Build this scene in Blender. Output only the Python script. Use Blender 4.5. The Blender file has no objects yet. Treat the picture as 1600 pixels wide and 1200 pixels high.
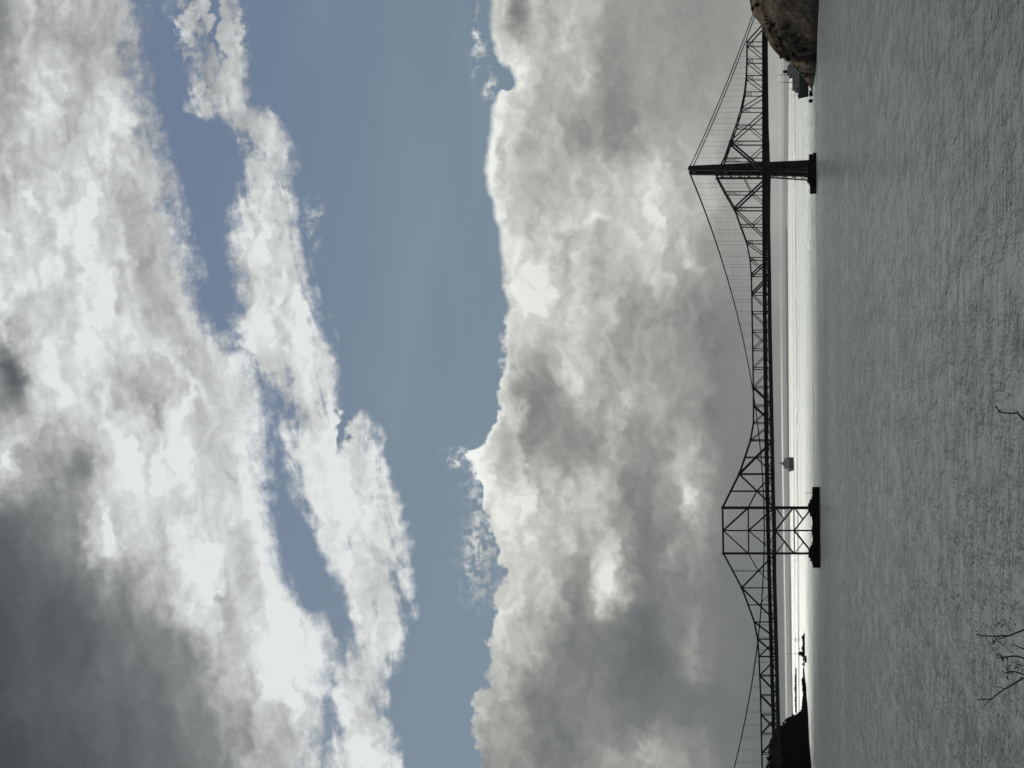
import bpy, bmesh, math, random
import numpy as np
from mathutils import Vector, Matrix, noise as mn
random.seed(7)
sc = bpy.context.scene
COL = sc.collection
PI = math.pi

# ---------------------------------------------------------------- view geometry
F = 2310.0            # focal length in photo pixels (1600 wide)
VC = 1230.5           # row of the horizon at the middle of the photo
DL = 8.0 / 1200.0     # slight roll of the hand-held phone
HAZE = 1.2e-5
H = 30.0              # eye height over the water (m)
cD, sD = math.cos(DL), math.sin(DL)

def ab(y, V):
    """photo pixel (turned upright) -> tangent of bearing and of elevation"""
    u, up = 600.0 - y, VC - V
    return (u * cD + up * sD) / F, (-u * sD + up * cD) / F

SL = 0.13             # the bridges recede slightly to the right
NV = Vector((-SL, 1.0, 0.0)).normalized()     # across the bridges, away from the eye
TV = Vector((1.0, SL, 0.0)).normalized()      # along the bridges, towards the right bank
Y_TRUSS, Y_SUSP = 1440.0, 1515.0

def onplane(y, V, Y0=Y_TRUSS):
    a, b = ab(y, V)
    Y = Y0 / (1.0 - SL * a)
    return Vector((a * Y, Y, H + b * Y))

def atdist(y, V, Y):
    a, b = ab(y, V)
    return Vector((a * Y, Y, H + b * Y))

def onwater(y, V):
    a, b = ab(y, V)
    Y = -H / b
    return Vector((a * Y, Y, 0.0))

def interp(x, pts):
    xs = [p[0] for p in pts]; ys = [p[1] for p in pts]
    return float(np.interp(x, xs, ys))

# ---------------------------------------------------------------- materials
def mat(name, base, rough=0.7, metal=0.0, var=0.25, scale=0.3, bump=0.0, base2=None, detail=6.0, stretch=(1, 1, 1), spec=0.35):
    m = bpy.data.materials.new(name); m.use_nodes = True
    nt = m.node_tree; ns = nt.nodes; ln = nt.links
    b = ns['Principled BSDF']
    tc = ns.new('ShaderNodeTexCoord'); mp = ns.new('ShaderNodeMapping')
    mp.inputs['Scale'].default_value = stretch
    ln.new(tc.outputs['Object'], mp.inputs['Vector'])
    nz = ns.new('ShaderNodeTexNoise'); nz.inputs['Scale'].default_value = scale
    nz.inputs['Detail'].default_value = detail; nz.inputs['Roughness'].default_value = 0.6
    ln.new(mp.outputs['Vector'], nz.inputs['Vector'])
    cr = ns.new('ShaderNodeValToRGB')
    c2 = base2 or tuple(min(1, c * (1 + var)) for c in base)
    c1 = base if base2 else tuple(c * (1 - var) for c in base)
    cr.color_ramp.elements[0].position = 0.36; cr.color_ramp.elements[0].color = (*c1, 1)
    cr.color_ramp.elements[1].position = 0.66; cr.color_ramp.elements[1].color = (*c2, 1)
    ln.new(nz.outputs['Fac'], cr.inputs['Fac']); ln.new(cr.outputs['Color'], b.inputs['Base Color'])
    b.inputs['Roughness'].default_value = rough; b.inputs['Metallic'].default_value = metal
    b.inputs['Specular IOR Level'].default_value = spec
    if bump:
        bp = ns.new('ShaderNodeBump'); bp.inputs['Distance'].default_value = bump
        ln.new(nz.outputs['Fac'], bp.inputs['Height']); ln.new(bp.outputs['Normal'], b.inputs['Normal'])
    return m

M = {}
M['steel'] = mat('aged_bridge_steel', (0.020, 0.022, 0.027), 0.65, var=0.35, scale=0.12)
M['cable'] = mat('cable_steel', (0.045, 0.048, 0.052), 0.7, scale=0.05)
M['hanger'] = mat('hanger_rope', (0.10, 0.105, 0.11), 0.7, scale=0.05)
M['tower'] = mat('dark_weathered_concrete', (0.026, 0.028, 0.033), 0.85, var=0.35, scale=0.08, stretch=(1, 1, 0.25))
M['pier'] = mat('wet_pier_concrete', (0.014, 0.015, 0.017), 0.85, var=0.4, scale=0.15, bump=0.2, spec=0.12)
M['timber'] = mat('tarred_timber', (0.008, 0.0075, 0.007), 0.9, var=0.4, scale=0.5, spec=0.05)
M['hull'] = mat('navy_hull_paint', (0.018, 0.020, 0.030), 0.45, var=0.2, scale=0.1)
M['upper'] = mat('pale_grey_ship_paint', (0.17, 0.17, 0.19), 0.5, var=0.15, scale=0.15)
M['white'] = mat('bow_reflection_white', (0.75, 0.75, 0.74), 0.5, var=0.05, scale=0.2)
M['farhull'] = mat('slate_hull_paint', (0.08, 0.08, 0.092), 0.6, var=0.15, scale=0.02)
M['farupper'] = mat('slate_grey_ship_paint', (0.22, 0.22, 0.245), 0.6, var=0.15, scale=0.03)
M['glass'] = mat('dark_window_glass', (0.01, 0.012, 0.015), 0.15, var=0.1)
M['black'] = mat('sooty_black_paint', (0.012, 0.012, 0.014), 0.7, var=0.2)
M['bark'] = mat('dark_twig_bark', (0.020, 0.018, 0.016), 0.9, var=0.4, scale=60)
M['leaf'] = mat('withered_leaf', (0.03, 0.03, 0.018), 0.8, var=0.4, scale=40)
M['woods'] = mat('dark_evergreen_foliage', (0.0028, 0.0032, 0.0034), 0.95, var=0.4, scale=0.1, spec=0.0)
M['scrub'] = mat('dark_scrub_foliage', (0.045, 0.042, 0.028), 0.95, var=0.5, scale=0.25, spec=0.05)
M['bluff'] = mat('dry_bluff_grass', (0.05, 0.05, 0.025), 0.95, base2=(0.12, 0.10, 0.06), scale=0.8, bump=0.05)
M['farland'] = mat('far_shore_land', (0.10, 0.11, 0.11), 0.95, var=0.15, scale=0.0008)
M['lamp'] = mat('grey_galvanised_steel', (0.06, 0.065, 0.07), 0.6, var=0.1)

def slope_mat():
    m = bpy.data.materials.new('headland_grass_and_rock'); m.use_nodes = True
    nt = m.node_tree; ns = nt.nodes; ln = nt.links; b = ns['Principled BSDF']
    tc = ns.new('ShaderNodeTexCoord'); mp = ns.new('ShaderNodeMapping')
    mp.inputs['Rotation'].default_value = (0, math.radians(-38), 0)
    mp.inputs['Scale'].default_value = (0.35, 1, 1.6)
    ln.new(tc.outputs['Object'], mp.inputs['Vector'])
    def nz(s, d, r=0.65):
        n = ns.new('ShaderNodeTexNoise'); n.inputs['Scale'].default_value = s; n.inputs['Detail'].default_value = d
        n.inputs['Roughness'].default_value = r; ln.new(mp.outputs['Vector'], n.inputs['Vector']); return n
    n1 = nz(0.018, 7); n2 = nz(0.11, 6)
    cr = ns.new('ShaderNodeValToRGB'); e = cr.color_ramp.elements
    e[0].position = 0.42; e[0].color = (0.016, 0.016, 0.011, 1)
    e[1].position = 0.585; e[1].color = (0.21, 0.160, 0.105, 1)
    q = e.new(0.48); q.color = (0.065, 0.053, 0.038, 1)
    q = e.new(0.525); q.color = (0.095, 0.077, 0.054, 1)
    mx = ns.new('ShaderNodeMix'); mx.inputs['Factor'].default_value = 0.42
    ln.new(n1.outputs['Fac'], mx.inputs['A']); ln.new(n2.outputs['Fac'], mx.inputs['B'])
    ln.new(mx.outputs['Result'], cr.inputs['Fac'])
    # darker towards the waterline
    sep = ns.new('ShaderNodeSeparateXYZ'); ln.new(tc.outputs['Object'], sep.inputs[0])
    mr = ns.new('ShaderNodeMapRange'); mr.inputs['From Min'].default_value = 2.0; mr.inputs['From Max'].default_value = 10.0
    ln.new(sep.outputs['Z'], mr.inputs['Value'])
    m2 = ns.new('ShaderNodeMix'); m2.data_type = 'RGBA'
    m2.inputs['A'].default_value = (0.012, 0.011, 0.010, 1)
    ln.new(mr.outputs['Result'], m2.inputs['Factor']); ln.new(cr.outputs['Color'], m2.inputs['B'])
    ln.new(m2.outputs['Result'], b.inputs['Base Color'])
    bp = ns.new('ShaderNodeBump'); bp.inputs['Distance'].default_value = 7.0; bp.inputs['Strength'].default_value = 0.8
    ln.new(mx.outputs['Result'], bp.inputs['Height']); ln.new(bp.outputs['Normal'], b.inputs['Normal'])
    b.inputs['Roughness'].default_value = 0.95; b.inputs['Specular IOR Level'].default_value = 0.08
    return m
M['slope'] = slope_mat()

# ---------------------------------------------------------------- object helpers
def tag(o, label, cat, group=None):
    o['label'] = label; o['category'] = cat
    if group: o['group'] = group
    return o

def empty(name, loc, label, cat, group=None, rz=0.0):
    o = bpy.data.objects.new(name, None); COL.objects.link(o)
    o.location = loc; o.rotation_euler = (0, 0, rz); o.empty_display_size = 5
    return tag(o, label, cat, group)

class MB:
    """collects shapes given in world (or thing) coordinates into one mesh"""
    def __init__(s): s.v = []; s.f = []
    def add(s, vs, fs):
        k = len(s.v); s.v += [tuple(p) for p in vs]; s.f += [tuple(i + k for i in f) for f in fs]; return s
    def box(s, x0, x1, y0, y1, z0, z1):
        vs = [(x, y, z) for z in (z0, z1) for y in (y0, y1) for x in (x0, x1)]
        return s.add(vs, [(0, 2, 3, 1), (4, 5, 7, 6), (0, 1, 5, 4), (1, 3, 7, 5), (3, 2, 6, 7), (2, 0, 4, 6)])
    def beam(s, p, q, w, d=None):
        """box beam; w seen from the side, d across the bridge"""
        p, q = Vector(p), Vector(q); d = d or w
        t = (q - p).normalized()
        side = NV - t * NV.dot(t)
        if side.length < 0.2: side = Vector((0, 0, 1)) - t * t.z
        side.normalize(); up = t.cross(side).normalized()
        vs = []
        for c in (p, q):
            for i, j in ((-1, -1), (1, -1), (1, 1), (-1, 1)):
                vs.append(c + up * (i * w / 2) + side * (j * d / 2))
        return s.add(vs, [(0, 3, 2, 1), (4, 5, 6, 7), (0, 1, 5, 4), (1, 2, 6, 5), (2, 3, 7, 6), (3, 0, 4, 7)])
    def tube(s, pts, r, n=6):
        pts = [Vector(p) for p in pts]; rs = r if isinstance(r, (list, tuple)) else [r] * len(pts)
        k = len(s.v); up0 = Vector((0, 0, 1))
        for i, p in enumerate(pts):
            t = (pts[min(i + 1, len(pts) - 1)] - pts[max(i - 1, 0)]).normalized()
            ref = up0 if abs(t.z) < 0.9 else Vector((1, 0, 0))
            a = t.cross(ref).normalized(); b = a.cross(t)
            for j in range(n):
                g = 2 * PI * j / n
                s.v.append(tuple(p + (a * math.cos(g) + b * math.sin(g)) * rs[i]))
        for i in range(len(pts) - 1):
            for j in range(n):
                s.f.append((k + i * n + j, k + i * n + (j + 1) % n, k + (i + 1) * n + (j + 1) % n, k + (i + 1) * n + j))
        s.f.append(tuple(k + j for j in range(n))[::-1]); s.f.append(tuple(k + (len(pts) - 1) * n + j for j in range(n)))
        return s
    def prism(s, poly, y0, y1):
        """x-z outline pushed along y"""
        n = len(poly)
        vs = [(x, y0, z) for x, z in poly] + [(x, y1, z) for x, z in poly]
        return s.add(vs, [tuple(range(n)), tuple(range(2 * n - 1, n - 1, -1))] + [(i, i + n, (i + 1) % n + n, (i + 1) % n) for i in range(n)])
    def build(s, name, m, parent=None, smooth=False, kind=None):
        me = bpy.data.meshes.new(name)
        vs = s.v
        if parent is not None and parent.type == 'EMPTY' and s.world:
            inv = parent.matrix_basis.inverted(); vs = [tuple(inv @ Vector(p)) for p in vs]
        elif parent is not None and parent.type == 'MESH' and s.world:
            root = parent.parent
            if root is not None:
                inv = root.matrix_basis.inverted(); vs = [tuple(inv @ Vector(p)) for p in vs]
        me.from_pydata(vs, [], s.f); me.validate()
        bm = bmesh.new(); bm.from_mesh(me); bmesh.ops.recalc_face_normals(bm, faces=bm.faces); bm.to_mesh(me); bm.free()
        me.materials.append(m)
        if smooth:
            for p in me.polygons: p.use_smooth = True
        o = bpy.data.objects.new(name, me); COL.objects.link(o)
        if parent is not None: o.parent = parent
        if kind: o['kind'] = kind
        return o
    world = True

def LB():
    m = MB(); m.world = False; return m

def struct(name, mb, m, smooth=False):
    return mb.build(name, m, None, smooth, kind='structure')

# ================================================================ WATER
def water_mat():
    m = bpy.data.materials.new('strait_water'); m.use_nodes = True
    nt = m.node_tree; ns = nt.nodes; ln = nt.links; b = ns['Principled BSDF']
    b.inputs['Base Color'].default_value = (0.38, 0.43, 0.39, 1)
    b.inputs['IOR'].default_value = 1.45
    tc = ns.new('ShaderNodeTexCoord')
    def mapped(sx, sy, rot=0.0):
        mp = ns.new('ShaderNodeMapping'); mp.inputs['Scale'].default_value = (sx, sy, 1)
        mp.inputs['Rotation'].default_value = (0, 0, rot)
        ln.new(tc.outputs['Object'], mp.inputs['Vector']); return mp
    def nz(mp, d, r=0.55, dist=0.0):
        n = ns.new('ShaderNodeTexNoise'); n.inputs['Scale'].default_value = 1.0; n.inputs['Detail'].default_value = d
        n.inputs['Roughness'].default_value = r; n.inputs['Distortion'].default_value = dist
        ln.new(mp.outputs['Vector'], n.inputs['Vector']); return n.outputs['Fac']
    def mth(op, x, y=None):
        n = ns.new('ShaderNodeMath'); n.operation = op
        for i, q in enumerate((x, y)):
            if q is None: continue
            if isinstance(q, (int, float)): n.inputs[i].default_value = q
            else: ln.new(q, n.inputs[i])
        return n.outputs[0]
    chop = nz(mapped(0.42, 0.50, 0.10), 2.0, 0.5, 0.4)        # metre-scale chop
    rip = nz(mapped(1.5, 1.8, -0.15), 2.0, 0.5)               # ripples
    swell = nz(mapped(0.075, 0.11, 0.12), 4.0, 0.52, 0.3)     # longer waves
    gust = nz(mapped(0.0030, 0.0055, 0.04), 7.0, 0.66, 0.4)   # wind patches
    group = nz(mapped(0.11, 0.030, 0.03), 5.0, 0.66)          # wave groups
    lane = nz(mapped(0.00008, 0.00115, 0.03), 5.0, 0.55, 0.3)  # long slicks and wind lanes
    crest = nz(mapped(0.20, 0.46, 0.06), 2.0, 0.5, 0.5)       # long crests, broken into dashes by a second field
    dash = nz(mapped(0.11, 0.16, -0.3), 2.0, 0.5)
    dmr = ns.new('ShaderNodeMapRange'); dmr.interpolation_type = 'SMOOTHSTEP'
    dmr.inputs['From Min'].default_value = 0.44; dmr.inputs['From Max'].default_value = 0.56
    ln.new(dash, dmr.inputs['Value'])
    ridge = mth('SUBTRACT', 1.0, mth('ABSOLUTE', mth('MULTIPLY', mth('SUBTRACT', crest, 0.5), 11.0)))
    ridge = mth('MULTIPLY', mth('MAXIMUM', ridge, 0.0), dmr.outputs['Result'])
    gmr = ns.new('ShaderNodeMapRange'); gmr.interpolation_type = 'SMOOTHSTEP'
    gmr.inputs['From Min'].default_value = 0.38; gmr.inputs['From Max'].default_value = 0.66
    gmr.inputs['To Min'].default_value = 0.75; gmr.inputs['To Max'].default_value = 1.7
    ln.new(group, gmr.inputs['Value'])
    amp = mth('MULTIPLY', mth('MAXIMUM', mth('MULTIPLY', mth('SUBTRACT', gust, 0.10), 2.1), 0.3), gmr.outputs['Result'])
    lmr = ns.new('ShaderNodeMapRange'); lmr.interpolation_type = 'SMOOTHSTEP'
    lmr.inputs['From Min'].default_value = 0.36; lmr.inputs['From Max'].default_value = 0.60
    lmr.inputs['To Min'].default_value = 0.72; lmr.inputs['To Max'].default_value = 1.30
    ln.new(lane, lmr.inputs['Value']); amp = mth('MULTIPLY', amp, lmr.outputs['Result'])
    h = mth('ADD', mth('ADD', mth('MULTIPLY', ridge, 0.85), mth('MULTIPLY', chop, 1.35)), mth('ADD', mth('MULTIPLY', rip, 0.24), mth('MULTIPLY', swell, 2.2)))
    bp = ns.new('ShaderNodeBump'); bp.inputs['Distance'].default_value = 1.0
    ln.new(mth('MULTIPLY', h, amp), bp.inputs['Height'])
    ln.new(bp.outputs['Normal'], b.inputs['Normal'])
    mr = ns.new('ShaderNodeMapRange'); mr.inputs['From Min'].default_value = 0.36; mr.inputs['From Max'].default_value = 0.60
    mr.inputs['To Min'].default_value = 0.16; mr.inputs['To Max'].default_value = 0.56
    ln.new(lane, mr.inputs['Value'])
    # the open reach beyond the narrows is wind-roughened, the narrows less so
    sp_ = ns.new('ShaderNodeSeparateXYZ'); ln.new(tc.outputs['Object'], sp_.inputs[0])
    yr = ns.new('ShaderNodeMapRange'); yr.inputs['From Min'].default_value = 1500; yr.inputs['From Max'].default_value = 2600
    ln.new(sp_.outputs['Y'], yr.inputs['Value'])
    rm = ns.new('ShaderNodeMix'); rm.inputs['A'].default_value = 0.25
    ln.new(yr.outputs['Result'], rm.inputs['Factor']); ln.new(mr.outputs['Result'], rm.inputs['B'])
    ln.new(rm.outputs['Result'], b.inputs['Roughness'])
    return m
w = MB(); w.add([(-45000, -3000, 0), (45000, -3000, 0), (45000, 62000, 0), (-45000, 62000, 0)], [(0, 1, 2, 3)])
struct('water', w, water_mat())

# ================================================================ FAR SHORE
lo = [(-150, 1234), (0, 1233.5), (100, 1233), (180, 1232), (300, 1231), (400, 1230.2), (600, 1231.4), (700, 1232.3), (745, 1233.3), (905, 1236), (1040, 1237.5), (1100, 1239), (1200, 1241), (1350, 1244)]
hi = [(-150, 1224.5), (0, 1224.5), (100, 1225), (180, 1225), (300, 1223.6), (400, 1223.2), (550, 1223.6), (640, 1224.6), (740, 1225.6), (905, 1228.6), (1040, 1229.6), (1200, 1232), (1350, 1234)]
fs = MB(); cols = []
N = 260
for i in range(N + 1):
    y = -150 + 1500 * i / N
    vh = VC + DL * (y - 600)
    d = min(40000, H * F / max(0.9, interp(y, lo) - vh))
    a, b = ab(y, interp(y, hi) + (mn.noise(Vector((y * 0.02, 3.1, 0))) * 1.6 + mn.noise(Vector((y * 0.13, 9.1, 0))) * 0.5))
    dc = d * 1.12
    row = [(a * d, d, -6.0), (a * d, d, 1.5), (a * (d + dc) / 2, (d + dc) / 2, max(4, (H + b * dc) * 0.6)), (a * dc, dc, max(6, H + b * dc)), (a * dc * 1.2, dc * 1.2, -6.0)]
    cols.append(row)
vs = [p for r in cols for p in r]
fcs = [(i * 5 + j, (i + 1) * 5 + j, (i + 1) * 5 + j + 1, i * 5 + j + 1) for i in range(N) for j in range(4)]
fs.add(vs, fcs)
struct('far_shore', fs, M['farland'], True)

# ================================================================ HEADLANDS
def headland(name, shore, crest, width, m, rough, back=1.0, y0=0, y1=1, n=240, k=26, seed=0.0):
    mb = MB(); rows = []
    for i in range(n + 1):
        y = y0 + (y1 - y0) * i / n
        vh = VC + DL * (y - 600)
        ys = H * F / max(2.0, interp(y, shore) - vh)
        w_ = interp(y, width)
        row = []
        a0, _ = ab(y, 1230)
        yc = ys + w_
        jag = mn.noise(Vector((y * 0.11, seed, 1.7))) * rough[0] + mn.noise(Vector((y * 0.45, seed, 4.2))) * rough[1]
        a1, b1 = ab(y, interp(y, crest) + jag)
        zc = max(0.5, H + b1 * yc)
        for j in range(k + 1):
            t = j / k
            Y = ys + w_ * t
            z = -3 + (zc + 3) * (math.sin(t * PI / 2) ** 0.85)
            env = math.sin(t * PI)
            p = Vector((a0 * Y * 0.03, Y * 0.03, z * 0.03 + seed))
            z += env * min(10, zc * 0.2) * (mn.noise(p) + 0.5 * mn.noise(p * 2.7) + 0.3 * mn.noise(p * 6.1))
            row.append((a0 * Y, Y, z))
        for j in range(1, 9):
            t = j / 8; Y = yc + w_ * back * t
            row.append((a0 * Y, Y, zc * math.cos(t * PI / 2) - 3 * t))
        rows.append(row)
    m_ = len(rows[0])
    mb.add([p for r in rows for p in r], [(i * m_ + j, (i + 1) * m_ + j, (i + 1) * m_ + j + 1, i * m_ + j + 1) for i in range(n) for j in range(m_ - 1)])
    return struct(name, mb, m, True), rows

R_shore = [(-420, 1300), (-200, 1288), (0, 1280), (40, 1278), (80, 1276.5), (110, 1275), (124, 1272.5), (142, 1270), (146, 1269)]
R_crest = [(-420, 1120), (-200, 1130), (-60, 1158), (-20, 1166), (0, 1171), (12, 1173), (23, 1177), (32, 1183.5), (42, 1190.5), (58, 1197.5), (69, 1202.5), (78, 1210), (90, 1222), (100, 1236), (112, 1248), (124, 1258), (138, 1266.5), (146, 1270)]
R_width = [(-420, 420), (0, 190), (45, 125), (80, 90), (100, 70), (124, 40), (146, 14)]
hl, hrows = headland('headland', R_shore, R_crest, R_width, M['slope'], (1.2, 0.5), 1.0, -420, 146, 330, 30, 0.0)
L_shore = [(1080, 1260), (1093, 1261), (1105, 1262.2), (1117, 1263), (1159, 1264.6), (1179, 1266.5), (1200, 1268.5), (1260, 1275), (1500, 1296)]
L_crest = [(1080, 1254.6), (1095, 1253), (1108, 1252.4), (1111, 1251), (1114, 1247.5), (1117.5, 1242), (1120, 1233), (1128, 1229), (1134, 1221.5), (1136, 1218), (1145, 1212), (1156, 1207), (1166, 1205), (1179, 1203), (1200, 1201.5), (1260, 1192), (1500, 1165)]
L_width = [(1080, 40), (1110, 60), (1120, 130), (1140, 170), (1200, 230), (1500, 400)]
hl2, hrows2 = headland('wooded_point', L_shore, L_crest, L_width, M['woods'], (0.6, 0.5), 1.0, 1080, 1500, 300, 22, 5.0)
# low spit running right from the wooded point
SP_shore = [(1042, 1256.6), (1060, 1258), (1070, 1259.6), (1080, 1260.3)]
SP_crest = [(1042, 1255.2), (1050, 1254), (1058, 1254.6), (1062, 1252), (1068, 1253.2), (1080, 1253.2)]
SP_width = [(1042, 12), (1060, 26), (1080, 40)]
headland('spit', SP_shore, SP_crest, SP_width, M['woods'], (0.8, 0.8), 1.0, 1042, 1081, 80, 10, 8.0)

# scattered trees: one thing each, crown of many leaf-sized faces in clumps
def tree_proto(name, h, r, label, cat, group, seed, n=360):
    rnd = random.Random(seed)
    t = empty(name, (0, 0, 0), label, cat, group)
    tr = LB(); tr.tube([(0, 0, -1), (0.1, 0, h * 0.3), (0.0, 0.2, h * 0.8)], [h * 0.035, h * 0.025, h * 0.01], 6)
    for g in range(4):
        an = g * 1.7; tr.tube([(0, 0, h * 0.35 + g * h * 0.08), (math.cos(an) * r * 0.6, math.sin(an) * r * 0.6, h * 0.6 + g * h * 0.06)], [h * 0.014, h * 0.005], 5)
    tr.build('trunk', M['bark'], t)
    c = LB(); clumps = [(rnd.uniform(-.6, .6) * r, rnd.uniform(-.6, .6) * r, h * rnd.uniform(.38, .88), r * rnd.uniform(.32, .6)) for _ in range(11)]
    for q in range(n):
        cx, cy, cz, cr = rnd.choice(clumps)
        d = Vector((rnd.gauss(0, 1), rnd.gauss(0, 1), rnd.gauss(0, .8))).normalized() * cr * rnd.uniform(.5, 1.1)
        p = Vector((cx, cy, cz)) + d; s = r * rnd.uniform(.10, .2)
        e1 = Vector((rnd.gauss(0, 1), rnd.gauss(0, 1), rnd.gauss(0, 1))).normalized() * s
        e2 = e1.orthogonal().normalized() * s * rnd.uniform(.5, 1)
        c.add([p - e1, p + e2, p + e1, p - e2], [(0, 1, 2, 3)])
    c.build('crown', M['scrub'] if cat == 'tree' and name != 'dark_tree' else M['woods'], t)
    return t
def dup(root, loc, rz, s, label):
    r = root.copy(); COL.objects.link(r); r.location = loc; r.rotation_euler = (0, 0, rz); r.scale = (s, s, s); r['label'] = label
    for ch in root.children:
        c = ch.copy(); COL.objects.link(c); c.parent = r
    return r
GT = 'trees on the right headland'
LT = 'dark scrubby tree among others on the shaded brown headland slope'
tp = tree_proto('headland_tree', 9, 5.0, LT, 'tree', GT, 3)
rnd = random.Random(11); first = True; cnt = 0
# rows: index by column (y) and step up the slope
while cnt < 80:
    i = rnd.randrange(200, 325); j = rnd.randrange(5, 24)
    x_, y_, z_ = hrows[i][j]
    if z_ < 3: continue
    dens = mn.noise(Vector((i * 0.035, j * 0.16, 2.2)))
    if dens * .6 + (i - 275) * .008 + (j - 12) * .012 < 0.08 and rnd.random() < 0.97: continue
    s = rnd.uniform(0.2, 0.5) * (0.6 if j > 24 else 1)
    if i > 300: s *= 0.55
    if first: tp.location = (x_, y_, z_ - 0.6); tp.scale = (s, s, s); first = False
    else: dup(tp, (x_, y_, z_ - 0.6), rnd.uniform(0, 6), s, LT)
    cnt += 1
LW = 'black silhouetted tree on the skyline of the wooded point'
tp2 = tree_proto('dark_tree', 10, 5.5, LW, 'tree', 'trees on the wooded point', 5)
first = True
for q in range(60):
    i = int(18 + q * 3.0) if q < 45 else rnd.randrange(22, 90); j = 22 if q < 45 else rnd.randrange(10, 22)
    i = min(i, 150)
    x_, y_, z_ = hrows2[i][j]
    s = rnd.uniform(0.3, 0.62)
    if i < 26: s *= 0.5
    if first: tp2.location = (x_, y_, z_ - 1.5); tp2.scale = (s, s, s); first = False
    else: dup(tp2, (x_, y_, z_ - 1.5), rnd.uniform(0, 6), s, LW)

# ================================================================ CANTILEVER TRUSS BRIDGE
W_T = 13.5                       # distance between the two trusses
nodes = [(40, 1190), (65.5, 1167), (92, 1166.8), (118, 1166), (143.5, 1163.3), (169, 1158), (195.3, 1150), (220.5, 1141), (247, 1132), (272.8, 1118.5),
         (299.4, 1133), (324.3, 1147.5), (350.3, 1156.6), (376.2, 1166.3), (402.3, 1171.5), (428.2, 1173.7), (457.5, 1174.5), (486.7, 1174.9), (515.7, 1175.4),
         (544.8, 1176), (574, 1176.4), (603.7, 1176.8), (632.5, 1177.1), (660, 1177), (687, 1172.5), (713.8, 1163.7), (740, 1154.6), (766.8, 1141.3), (792.9, 1128.5),
         (828.6, 1129.2), (864.5, 1129.8), (892, 1144.7), (918.5, 1158.7), (945.3, 1168.8), (972.2, 1178.4), (999, 1183.6), (1026.5, 1185.6), (1056.3, 1187.0),
         (1087, 1188.3), (1117.5, 1188.9), (1147.4, 1189.5), (1178.5, 1190.2), (1209.5, 1191), (1240, 1191.6), (1271, 1192.3), (1302, 1193), (1333, 1193.6)]
dtop = [(-60, 1190.3), (40, 1190.5), (340, 1190.8), (500, 1191.8), (650, 1193.6), (775, 1195.7), (900, 1199), (1040, 1202.9), (1180, 1207.2), (1350, 1212.2)]
dbot = [(-60, 1198.0), (40, 1198.2), (250, 1199), (330, 1198.0), (500, 1197.8), (650, 1200), (775, 1201.9), (900, 1204.6), (1040, 1208.6), (1180, 1212.4), (1350, 1217.4)]
bch = [(-60, 1197.6), (40, 1197.8), (190, 1199.3), (273, 1202.5), (340, 1201.6), (420, 1203.2), (500, 1204.0), (650, 1207), (775, 1209.3), (830, 1211), (900, 1211.2), (1040, 1215), (1180, 1218.6), (1350, 1223)]
TOP = {int(y): onplane(y, v) for y, v in nodes}
BOT = {int(y): onplane(y, interp(y, bch)) for y, v in nodes}
YN = {int(y): y for y, v in nodes}
keys = list(TOP)
FARV = NV * W_T

cb = empty('cantilever_bridge', (*onplane(828.6, 1280)[:2], 0), 'dark steel cantilever truss bridge with twin peaks carrying its deck across the strait', 'bridge')

def beamset(mbs, p, q, w, d=None):
    for mb, off in mbs: mb.beam(p + off, q + off, w, d)

def ptV(y, V): return onplane(y, V)
# main diagonals: (top node, bottom node, width)
diags = [(65, 92, .8), (92, 118, .8), (118, 143, .8), (169, 143, .8), (220, 169, 1.0), (220, 272, 1.9), (324, 272, 1.7), (324, 376, 1.0), (376, 402, .8),
         (402, 428, .7), (428, 402, 1.3), (457, 428, 1.5), (457, 486, .7), (486, 515, .7), (515, 544, .6), (544, 515, .6), (574, 544, .6), (603, 574, .6), (603, 632, 1.5), (632, 660, 1.5),
         (660, 632, .6), (687, 660, .7), (740, 687, 1.4), (740, 792, 1.3), (918, 864, 1.4), (918, 972, 1.3), (972, 999, 1.1), (999, 1026, 1.1), (1026, 999, 1.0),
         (1056, 1026, 1.0), (1056, 1087, 1.0), (1087, 1117, 1.0), (1117, 1147, .9), (1147, 1117, .9), (1178, 1147, 1.0), (1209, 1178, 1.0), (1209, 1240, 1.0), (1240, 1271, 1.0), (1302, 1271, 1.0), (1333, 1302, 1.0)]
# sub-diagonals: from the middle of a long diagonal (node under it) to a point
def mid(kt, kb, km):
    t, b = TOP[kt], BOT[kb]
    x = TOP[km].x; s = (x - t.x) / (b.x - t.x)
    return t.lerp(b, s)
subs = [(mid(220, 169, 195), BOT[220]), (mid(220, 272, 247), BOT[220]), (mid(324, 272, 299), BOT[324]), (mid(324, 376, 350), BOT[324]),
        (mid(740, 687, 713), BOT[740]), (mid(740, 792, 766), BOT[740]), (mid(918, 864, 892), BOT[918]), (mid(918, 972, 945), BOT[918]),
        (mid(220, 272, 247), ptV(272.8, 1161)), (mid(324, 272, 299), ptV(272.8, 1161)), (mid(740, 792, 766), ptV(792.9, 1168.8)), (mid(918, 864, 892), ptV(864.5, 1168.8))]

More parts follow.
